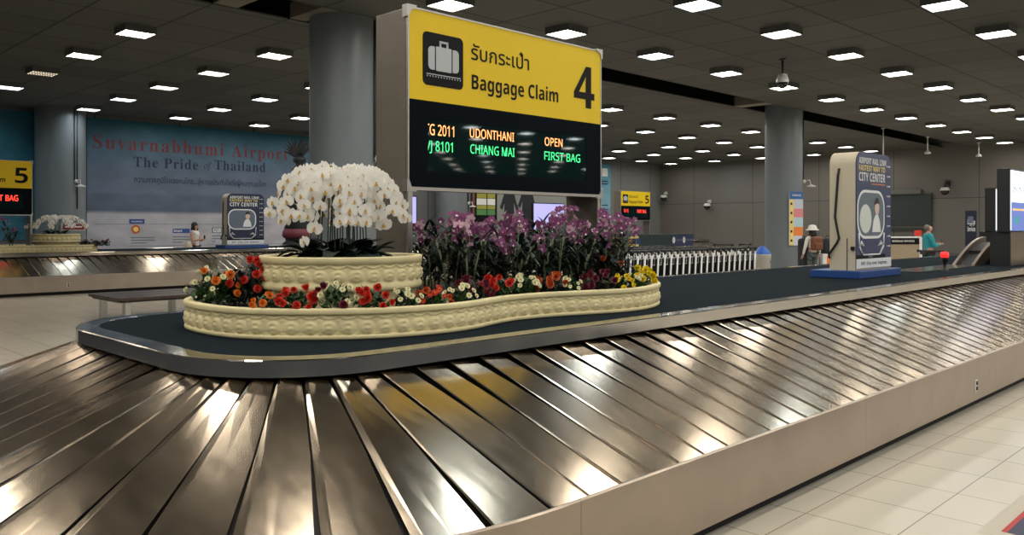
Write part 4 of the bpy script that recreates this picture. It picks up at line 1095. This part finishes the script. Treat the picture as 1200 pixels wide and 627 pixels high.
# bin
p = atD(893.5, 317, 26.2)
t = thing('litter_bin', 'white litter bin with blue pitched lid beside the round column', 'bin', (p.x, p.y, 0), .3)
mb = MB(); mb.lathe([(.20, 0), (.22, .02), (.265, .72), (.275, .74), (.275, .77), (.24, .77)], 4 * 6); mb.build('bucket', M_binw, t)
mb = MB(); mb.lathe([(.26, .77), (.25, .82), (.10, 1.0), (.02, 1.03)], 24); mb.build('lid', M_binb, t)
mb = MB(); mb.box(-.09, .09, -.268, -.25, .50, .58, bev=.01); mb.build('sticker', M_pgrey, t)

# ------------------------------------------------------------------ people
def skin(name, V, E, m, parent, sub=2):
    """V {key: ((x, y, z), radius)}; grows one continuous surface round the skeleton; first key is the root"""
    ks = list(V); me = bpy.data.meshes.new(name); me.from_pydata([V[k][0] for k in ks], [(ks.index(a), ks.index(b)) for a, b in E], []); me.materials.append(m)
    o = bpy.data.objects.new(name, me); COL.objects.link(o); o.parent = parent
    md = o.modifiers.new('skin', 'SKIN'); md.use_smooth_shade = True
    for i, k in enumerate(ks):
        r = V[k][1]; me.skin_vertices[0].data[i].radius = r if isinstance(r, tuple) else (r, r); me.skin_vertices[0].data[i].use_root = (i == 0)
    s_ = o.modifiers.new('smooth', 'SUBSURF'); s_.levels = s_.render_levels = sub
    return o
def person(label, loc, rz, H, arms, shirt, trousers, hair, sleeves='short', bald=False, lean=0):
    t = thing('person', label, 'person', loc, rz); q = H / 1.72
    def sc(p): return (p[0] * q, p[1] * q - lean * max(0, p[2] - .9) * q, p[2] * q)
    B = {'pelvis': ((0, 0, .96), .12), 'waist': ((0, 0, 1.10), .105), 'chest': ((0, .005, 1.30), .135), 'collar': ((0, .01, 1.43), .085), 'neck': ((0, 0, 1.50), .052), 'jaw': ((0, -.02, 1.56), .072), 'skull': ((0, -.005, 1.635), .092), 'crown': ((0, .0, 1.69), .055), 'nose': ((0, -.11, 1.605), .014)}
    E = [('pelvis', 'waist'), ('waist', 'chest'), ('chest', 'collar'), ('collar', 'neck'), ('neck', 'jaw'), ('jaw', 'skull'), ('skull', 'crown'), ('skull', 'nose')]
    for s_, n in ((-1, 'L'), (1, 'R')):
        B.update({n + 'ear': ((.098 * s_, .0, 1.60), .018), n + 'hip': ((.085 * s_, 0, .90), .092), n + 'knee': ((.095 * s_, -.015, .50), .062), n + 'calf': ((.097 * s_, .01, .34), .056), n + 'ankle': ((.10 * s_, .015, .09), .040), n + 'toe': ((.11 * s_, -.13, .04), .036)})
        E += [('skull', n + 'ear'), ('pelvis', n + 'hip'), (n + 'hip', n + 'knee'), (n + 'knee', n + 'calf'), (n + 'calf', n + 'ankle'), (n + 'ankle', n + 'toe')]
        sh = Vector((.175 * s_, .01, 1.40)); el = Vector(arms[n][0]); wr = Vector(arms[n][1]); d = (wr - el).normalized()
        B.update({n + 'sh': (tuple(sh), .058), n + 'el': (tuple(el), .042), n + 'wr': (tuple(wr), .028), n + 'palm': (tuple(wr + d * .06), (.034, .020))})
        E += [('collar', n + 'sh'), (n + 'sh', n + 'el'), (n + 'el', n + 'wr'), (n + 'wr', n + 'palm')]
        up = Vector((0, 0, 1)); side = d.cross(up).normalized() if abs(d.z) < .9 else Vector((1, 0, 0)); bend = side.cross(d).normalized()
        for i in range(4):
            ln = (.060, .072, .068, .052)[i]; k1 = wr + d * .09 + side * (.024 - .016 * i); k2 = k1 + d * ln * .6 - bend * .012 * 1; k3 = k2 + d * ln * .35 - bend * .03
            B.update({n + 'f%da' % i: (tuple(k1), .0095), n + 'f%db' % i: (tuple(k2), .009), n + 'f%dc' % i: (tuple(k3), .008)}); E += [(n + 'palm', n + 'f%da' % i), (n + 'f%da' % i, n + 'f%db' % i), (n + 'f%db' % i, n + 'f%dc' % i)]
        th = wr + d * .03 + side * .035; B.update({n + 'ta': (tuple(th), .011), n + 'tb': (tuple(th + d * .04 + side * .014), .009)}); E += [(n + 'wr', n + 'ta'), (n + 'ta', n + 'tb')]
    V = {k: (sc(p), tuple(x * q for x in r) if isinstance(r, tuple) else r * q) for k, (p, r) in B.items()}
    skin('body', V, E, M_skin, t)
    g = lambda k, f, dz=0: ((V[k][0][0], V[k][0][1], V[k][0][2] + dz), (V[k][1] if not isinstance(V[k][1], tuple) else V[k][1][0]) * f)
    T = {'waist': g('waist', 1.22), 'hem': ((0, V['pelvis'][0][1], .97 * q), .138 * q), 'chest': g('chest', 1.16), 'collar': g('collar', 1.16)}
    TE = [('waist', 'hem'), ('waist', 'chest'), ('chest', 'collar')]
    for n in 'LR':
        T[n + 'sh'] = g(n + 'sh', 1.2); TE.append(('collar', n + 'sh'))
        if sleeves != 'none':
            f = 1.0 if sleeves == 'long' else .55
            a = Vector(V[n + 'sh'][0]); b = Vector(V[n + 'el'][0])
            if sleeves == 'long':
                T[n + 'el'] = g(n + 'el', 1.3); w_ = Vector(V[n + 'wr'][0]).lerp(b, .08); T[n + 'wr'] = (tuple(w_), .038 * q); TE += [(n + 'sh', n + 'el'), (n + 'el', n + 'wr')]
            else:
                T[n + 'el'] = (tuple(a.lerp(b, .62)), .062 * q); TE.append((n + 'sh', n + 'el'))
    skin('shirt', T, TE, shirt, t)
    P = {'pelvis': g('pelvis', 1.09)}; PE = []
    for n in 'LR':
        P[n + 'hip'] = g(n + 'hip', 1.12); P[n + 'knee'] = g(n + 'knee', 1.22); P[n + 'calf'] = g(n + 'calf', 1.2); P[n + 'ankle'] = ((V[n + 'ankle'][0][0], V[n + 'ankle'][0][1], .10 * q), .056 * q); PE += [('pelvis', n + 'hip'), (n + 'hip', n + 'knee'), (n + 'knee', n + 'calf'), (n + 'calf', n + 'ankle')]
    skin('trousers', P, PE, trousers, t)
    for n in 'LR':
        x_, y_, z_ = V[n + 'ankle'][0]; mb = MB(); mb.ell((x_, y_ - .065 * q, .042 * q), (.050 * q, .145 * q, .042 * q), 12); mb.build('shoe', M_dark, t)
    hx = V['skull'][0]; mb = MB()
    if hair == 'long':
        mb.ell((hx[0], hx[1] + .022 * q, hx[2] + .022 * q), (.112 * q, .108 * q, .105 * q), 16)
        mb.ell((hx[0], hx[1] + .055 * q, hx[2] - .12 * q), (.122 * q, .075 * q, .17 * q), 16)
        for s_ in (-1, 1): mb.ell((hx[0] + s_ * .085 * q, hx[1] + .0 * q, hx[2] - .09 * q), (.036 * q, .06 * q, .15 * q), 10)
        mb.build('hair', M_hair, t)
    elif hair == 'grey':
        mb.ell((hx[0], hx[1] + .045 * q, hx[2] - .0 * q), (.104 * q, .075 * q, .085 * q), 14); mb.build('hair', M_greyhair, t)
    eyes = MB()
    for s_ in (-1, 1): eyes.ell((hx[0] + s_ * .034 * q, hx[1] - .083 * q, hx[2] - .015 * q), (.012 * q, .008 * q, .008 * q), 8)
    eyes.build('eyes', M_hair, t)
    mb = MB(); mb.ell((hx[0], V['jaw'][0][1] - .070 * q, V['jaw'][0][2] - .002 * q), (.024 * q, .008 * q, .007 * q), 8); mb.build('mouth', M_pink, t)
    return t, V, q
hold = {'L': ((-.23, -.06, 1.12), (-.10, -.27, 1.17)), 'R': ((.23, -.06, 1.12), (.09, -.28, 1.19))}
relaxed = {'L': ((-.25, .01, 1.12), (-.27, -.08, .88)), 'R': ((.25, .01, 1.12), (.27, -.08, .88))}
def phone(label, w):
    t = thing('phone', label, 'phone', w, .4); MB().box(-.036, .036, -.006, .006, -.07, .07, bev=.006).build('case', M_rubber, t); MB().box(-.032, .032, -.0075, -.006, -.06, .06).build('screen', M_led, t)
p = atD(228.5, 300, 28.4)
t, V, q = person('woman with long dark hair and white top looking at a phone by the banner', (p.x, p.y, 0), .55, 1.76, hold, M_wcloth, M_textnavy, 'long', 'none')
bag = MB(); bag.ell((-.24, .10, .95), (.10, .16, .20), 14); bag.tube([(-.24, .0, 1.1), (-.19, .0, 1.46), (-.22, .14, 1.12)], .010, 6); bo = bag.build('shoulder_bag', M_pcream, t)
m_ = Matrix.Rotation(.55, 4, 'Z'); ph = m_ @ Vector((0, -.36 * q, 1.25 * q)); phone('dark phone held by the woman in the white top', (p.x + ph.x, p.y + ph.y, ph.z))
p = atD(952, 310, 24.0)
t, V, q = person('woman in white hat and top with brown backpack, seen from behind', (p.x, p.y, 0), 2.55, 1.60, relaxed, M_wcloth, M_pattern, 'long', 'long')
hx = V['skull'][0]
mb = MB(); mb.lathe([(.19, -.005), (.185, .01), (.125, .045), (.115, .10), (.085, .145), (.002, .16)], 24, (hx[0], hx[1] + .01, hx[2] + .02)); mb.build('hat', M_wcloth, t)
mb = MB(); mb.box(-.17, .17, .13, .32, .96, 1.36, bev=.07); mb.box(-.12, .12, .31, .38, 1.0, 1.18, bev=.04)
bp = mb.build('backpack', M_brown, t)
mb = MB()
for s_ in (-1, 1): mb.tube([(.11 * s_, .15, 1.33), (.12 * s_, .0, 1.44), (.12 * s_, -.13, 1.30), (.15 * s_, .02, 1.04), (.14 * s_, .15, 1.0)], .014, 6)
mb.build('strap', M_brown, bp)
p = atD(1088, 304, 23.0)
t, V, q = person('balding man in a teal shirt looking at a phone by the wooden desk', (p.x, p.y, 0), .75, 1.70, hold, M_teal, M_dark, 'grey', 'long')
m_ = Matrix.Rotation(.75, 4, 'Z'); ph = m_ @ Vector((0, -.36 * q, 1.25 * q)); phone('dark phone held by the man in the teal shirt', (p.x + ph.x, p.y + ph.y, ph.z))
# bags near the woman
p = atD(941.5, 310, 24.2)
t = thing('travel_bag', 'tall black bag standing beside the woman in the white hat', 'bag', (p.x, p.y, 0), .8)
mb = MB(); mb.box(-.15, .15, -.14, .14, .05, 1.30, bev=.08); mb.build('body', M_dark, t); mb = MB(); mb.tube([(-.08, 0, 1.28), (-.08, 0, 1.38), (.08, 0, 1.38), (.08, 0, 1.28)], .013, 6); mb.build('handle', M_rubber, t)
mb = MB()
for s_ in (-1, 1): mb.tube([(s_ * .12, -.05, .05), (s_ * .12, .05, .05)], .05, 12)
mb.build('wheel', M_rubber, t)
p = atD(970, 310, 24.4)
lt = dup(base, (p.x - .25, p.y + .25, 0), -.785, label='luggage trolley carrying a white carton and a black holdall', group='trolleys in use')
t = thing('carton', 'white carton with orange and black stripes under the black holdall', 'box', (p.x, p.y, .17), -.785)
MB().box(-.22, .22, -.20, .20, 0, .68, bev=.01).build('body', M_pwhite, t); MB().box(-.10, -.0, -.204, -.20, .05, .62).build('orange_stripe', M_orange, t); MB().box(.06, .17, -.204, -.20, .05, .62).build('black_stripe', M_dark, t)
t = thing('holdall', 'black holdall with red end lying on the striped carton', 'bag', (p.x, p.y, .85), -.785)
mb = MB(); mb.box(-.26, .26, -.18, .18, 0, .44, bev=.12); mb.build('body', M_dark, t); mb = MB(); mb.box(.14, .27, -.185, .185, .22, .43, bev=.08); mb.build('red_end', M_red, t); mb = MB(); mb.tube([(-.12, -.16, .38), (-.1, -.14, .52), (.1, -.14, .52), (.12, -.16, .38)], .012, 6); mb.build('handle', M_dark, t)
p = atD(1103, 310, 21.6)
dup(base, (p.x, p.y, 0), -.2, label='luggage trolley beside the man in the teal shirt', group='trolleys in use')

# ------------------------------------------------------------------ service desk, wall fittings
pa = atD(1036, 305, 25.5); pb_ = atD(1079, 305, 25.5); dv = (pb_ - pa); wd = sqrt(dv.x ** 2 + dv.y ** 2)
t = thing('service_desk', 'wooden counter desk with black sign strip by the back wall', 'desk', (pa.x, pa.y, 0), math.atan2(dv.y, dv.x))
MB().box(0, wd, 0, .7, .05, 1.10).build('body', M_desk, t); MB().box(-.02, wd + .02, -.02, .72, 1.29, 1.33, bev=.008).build('counter_top', M_pwhite, t)
MB().box(.0, wd - .04, -.012, .6, 1.10, 1.29).build('sign_strip', M_ink, t); lettering(sansb('BAGGAGE SERVICES'), .25, wd - .2, 1.17, 1.23, -.012, M_pwhite, t)
MB().box(wd - .05, wd + .03, -.03, .72, 0, 1.31).build('end_panel', M_pwhite, t); MB().box(.03, wd - .05, .03, .67, 0, .05).build('plinth', M_black, t)
p = atD(1076, 277, 25.8); t = thing('desk_sign', 'small red sign standing on the desk top', 'sign', (p.x, p.y, 1.33), math.atan2(dv.y, dv.x)); MB().box(-.11, .11, 0, .03, .02, .20).build('board', M_red, t); MB().box(-.08, .08, -.03, .06, 0, .02).build('foot', M_chrome, t)
XB = 44.28
def onwall(px, py): y, d = onX(px, XB); return y, EYE - d * (py - HOR) / F
t = thing('dark_window', 'large dark glazed panel on the back wall above the desk', 'window', (0, 0, 0))
ya, za = onwall(1030, 231); yb, zb3 = onwall(1091, 262); _, zc = onwall(1091, 264)
MB().box(XB - .05, XB, yb, ya, zb3 - .1, za + .1).build('pane', M_glassd, t)
MB().box(XB - .10, XB, yb - .06, yb, zb3 - .15, za + .15).build('frame', M_pipe, t); MB().box(XB - .14, XB, yb, ya, zb3 - .35, zb3 - .22).build('sill', M_pipe, t)
t = thing('wall_duct', 'thin horizontal dark housing on the back wall above the glazed panel', 'wall fitting', (0, 0, 0))
ya, za = onwall(1038, 223); yb, zb3 = onwall(1081, 227.5); MB().box(XB - .25, XB, yb, ya, zb3, za, bev=.03).build('housing', mat('duct_grey', (.10, .11, .10), .5), t)
t = thing('standing_banner', 'narrow dark navy banner with white lettering before the back wall', 'banner', (0, 0, 0))
Xn = 40; ya, d = onX(1131, Xn); yb, _ = onX(1143.5, Xn); z1 = EYE + d * (HOR - 247) / F
MB().box(Xn, Xn + .12, yb, ya, 0, z1).build('board', mat('banner_navy', (.008, .010, .035), .5), t)
for txt, pz in (('Baggage', 263), ('Services', 271)):
    zq = EYE - d * (pz - HOR) / F; o = lettering(sansb(txt), 0, (ya - yb) * .74, 0, .21, 0, M_pwhite, t); o.rotation_euler = (0, 0, -pi / 2); o.location = (Xn, ya - (ya - yb) * .22, zq); 
MB().box(Xn - .01, Xn, yb + .1, yb + .32, z1 - .55, z1 - .25).build('logo', M_pgrey, t)
def wall_cam(label, px, py, X=XB, s_=1):
    y, d = onX(px, X); z = EYE - d * (py - HOR) / F
    t = thing('security_camera', label, 'camera', (X, y, z)); mb = MB(); mb.tube([(0, 0, .35 * s_), (-.35 * s_, 0, .35 * s_), (-.45 * s_, 0, .15 * s_)], .05 * s_, 8); mb.box(-.06, 0, -.12 * s_, .12 * s_, .2 * s_, .5 * s_); mb.build('wall_arm', M_pale_plastic if s_ < 1 else M_pipe, t)
    mb = MB(); mb.lathe([(.02, .17), (.17, .12), (.22, 0), (.22, -.03)], 20, (-.45 * s_, 0, 0)); mb.v = [(x if True else 0, y_, z_ * 1) for x, y_, z_ in mb.v]; mb.build('cap', M_pale_plastic, t)
    mb = MB(); mb.ell((-.45 * s_, 0, -.03), (.20, .20, .22), 16); mb.build('dome', M_dome, t); return t
wall_cam('dark dome camera on an arm on the back wall, left of the navy banner', 1111, 223)
wall_cam('dome camera on the back wall above the small yellow sign', 781, 231, s_=.7)
wall_cam('pale camera on the back wall left of the right column', 832, 241, s_=.7)
# ceiling-hung cameras
def hung(label, px, ytop, ybot, dome):
    x, y = (lambda d: (d * CS + d * (px - 600) / F * SN, d * SN - d * (px - 600) / F * CS))(F * (CZ - EYE) / (HOR - ytop)); d = x * CS + y * SN
    z = EYE + d * (HOR - ybot) / F; t = thing('hanging_camera', label, 'camera', (x, y, CZ)); h = z - CZ
    mb = MB(); mb.tube([(0, 0, 0), (0, 0, h + .12)], .028, 8); mb.lathe([(.001, 0), (.08, 0), (.08, -.03), (.03, -.04)], 16); mb.build('pole', M_pipe if dome else M_pale_plastic, t)
    if dome:
        mb = MB(); mb.lathe([(.02, .22), (.10, .19), (.145, .06), (.145, .0)], 24, (0, 0, h)); mb.build('cap', M_pale_plastic, t)
        mb = MB(); mb.ell((0, 0, h - .0), (.125, .125, .14), 18); mb.build('dome', M_dome, t)
    else:
        mb = MB(); mb.lathe([(.02, .14), (.05, .10), (.13, .03), (.13, -.02), (.02, -.04)], 20, (0, 0, h)); mb.build('sensor', M_pale_plastic, t)
hung('dome camera hanging on a short rod from the near ceiling', 917, 69, 97, True)
hung('ceiling sensor on the longest pale rod, behind the advertising box', 1035, 150, 186.5, False)
hung('ceiling sensor on a pale rod, middle of the three right rods', 1087, 160, 179.5, False)
hung('ceiling sensor on a pale rod nearest the right edge of the photo', 1147, 167, 183, False)

# ------------------------------------------------------------------ things on the right of the near carousel
def kiosk(label, loc, s_, Wk, Hk, zlow, dp=.20):
    t = thing('display_kiosk', label, 'kiosk', loc)
    MB().box(0, Wk, 0, dp, zlow, zlow + Hk, bev=.008).build('cabinet', M_rubber, t)
    MB().box(.03, Wk - .03, -.012, 0, zlow + .03, zlow + Hk - .03).build('lit_screen', M_screenw, t)
    MB().box(.10, Wk - .10, .02, dp + .10, .0, zlow).build('pedestal', M_panel, t); MB().box(.06, .10, .01, dp + .12, 0, zlow).build('pedestal_side', M_rubber, t)
    return t
kx, d = onY(1183.5, 3.98)
kz1 = EYE - d * (197 - HOR) / F - .977; kz0 = EYE - d * (272 - HOR) / F - .977
kt = kiosk('bright display kiosk cut by the right edge on the near carousel', (kx, 3.98, .977), 1, 2.0, kz1 - kz0, kz0)
kw = 2.0
for f0, f1, g0, g1, m in ((.02, .98, .02, .47, M_screenb), (.02, .98, .47, .50, M_screenw),):
    MB().box(kw * f0, kw * f1, -.016, -.012, kz0 + (kz1 - kz0) * g0, kz0 + (kz1 - kz0) * g1).build('screen_picture', m, kt)
mb = MB()
for i in range(6):
    mb.tube([(.10 + .3 * i, -.018, kz0 + (kz1 - kz0) * (.86 + .05 * (i % 2))), (.25 + .3 * i, -.018, kz0 + (kz1 - kz0) * (.94 - .05 * (i % 2))), (.36 + .3 * i, -.018, kz0 + (kz1 - kz0) * .88)], .005, 5)
    mb.tube([(.10 + .3 * i, -.018, kz0 + (kz1 - kz0) * (.62)), (.22 + .3 * i, -.018, kz0 + (kz1 - kz0) * (.72)), (.34 + .3 * i, -.018, kz0 + (kz1 - kz0) * .64)], .007, 5)
mb.build('screen_graphics', M_icon, kt)
MB().box(.12, 1.8, -.02, -.016, kz0 + (kz1 - kz0) * .34, kz0 + (kz1 - kz0) * .37).build('screen_band', mat('screen_orange', (.6, .3, .1), .4, emit=(1, .55, .2), es=.9), kt)
MB().box(.16, .52, -.02, -.016, kz0 + (kz1 - kz0) * .13, kz0 + (kz1 - kz0) * .24).build('screen_window', mat('screen_teal', (.05, .2, .25), .4, emit=(.05, .22, .30), es=1), kt)
kx, d = onY(1166.5, 5.6)
kz1 = EYE - d * (220 - HOR) / F - .977; kz0 = EYE - d * (271.5 - HOR) / F - .977
kiosk('second display kiosk seen nearly edge-on behind the nearer one', (kx, 5.6, .977), 1, .5, kz1 - kz0, kz0, .22)
# beacon
x, y = atZ(1107, 317.5, .977)
t = thing('beacon', 'small red glowing warning beacon on a black post on the carousel top', 'beacon', (x, y, .977))
mb = MB(); mb.lathe([(.05, 0), (.05, .02), (.022, .03), (.022, .13), (.05, .14), (.05, .20)], 16); mb.build('post', M_rubber, t)
mb = MB(); mb.lathe([(.045, .20), (.060, .21), (.060, .255), (.05, .285), (.002, .295)], 18); mb.build('red_lamp', M_redlamp, t)
# baggage feed chute
x, y = atZ(1142, 311.5, .977)
t = thing('feed_chute', 'curved steel baggage feed chute on the carousel beside the kiosk', 'chute', (x, y, .977))
mb = MB(); n = 12
pr_ = [(1.75 * i / n, .02 + .46 * sin(pi / 2 * min(1, i / n * 1.0)) ** 1.0) for i in range(n + 1)]
for sy in (0, .30):
    poly = [(a, b) for a, b in pr_] + [(a, max(0, b - .24)) for a, b in reversed(pr_)]
    mb.prism(poly, sy, sy + .05)
mb.build('side_plate', M_panel, t)
mb = MB(); poly = [(a, b - .10) for a, b in pr_] + [(a, max(-.0, b - .14)) for a, b in reversed(pr_)]; mb.prism(poly, .05, .30); mb.build('belt', M_rubber, t)
mb = MB(); mb.box(.7, 1.7, .06, .29, 0, .24); mb.build('support', M_black, t)
MB().box(-2.9, 0, -.1, .4, .0, .012).build('landing_plate', M_rim, t)
# floor mat at the lower right corner
mx, my = 5.04, 1.304
t = thing('floor_sticker', 'navy floor sign with red edge at the lower right corner', 'floor sign', (mx, my, 0))
MB().box(-.09, 2.6, -1.6, .09, .0005, .0015).build('clear_border', mat('sticker_border', (.46, .40, .30), .3), t)
MB().box(0, 2.5, -1.5, 0, .0015, .0025).build('red_border', M_mred, t); MB().box(.0, 2.44, -1.44, -.028, .0025, .0032).build('navy_panel', M_mnavy, t)
MB().box(.25, .9, -.40, -.16, .0032, .0036).build('white_print', M_pwhite, t)
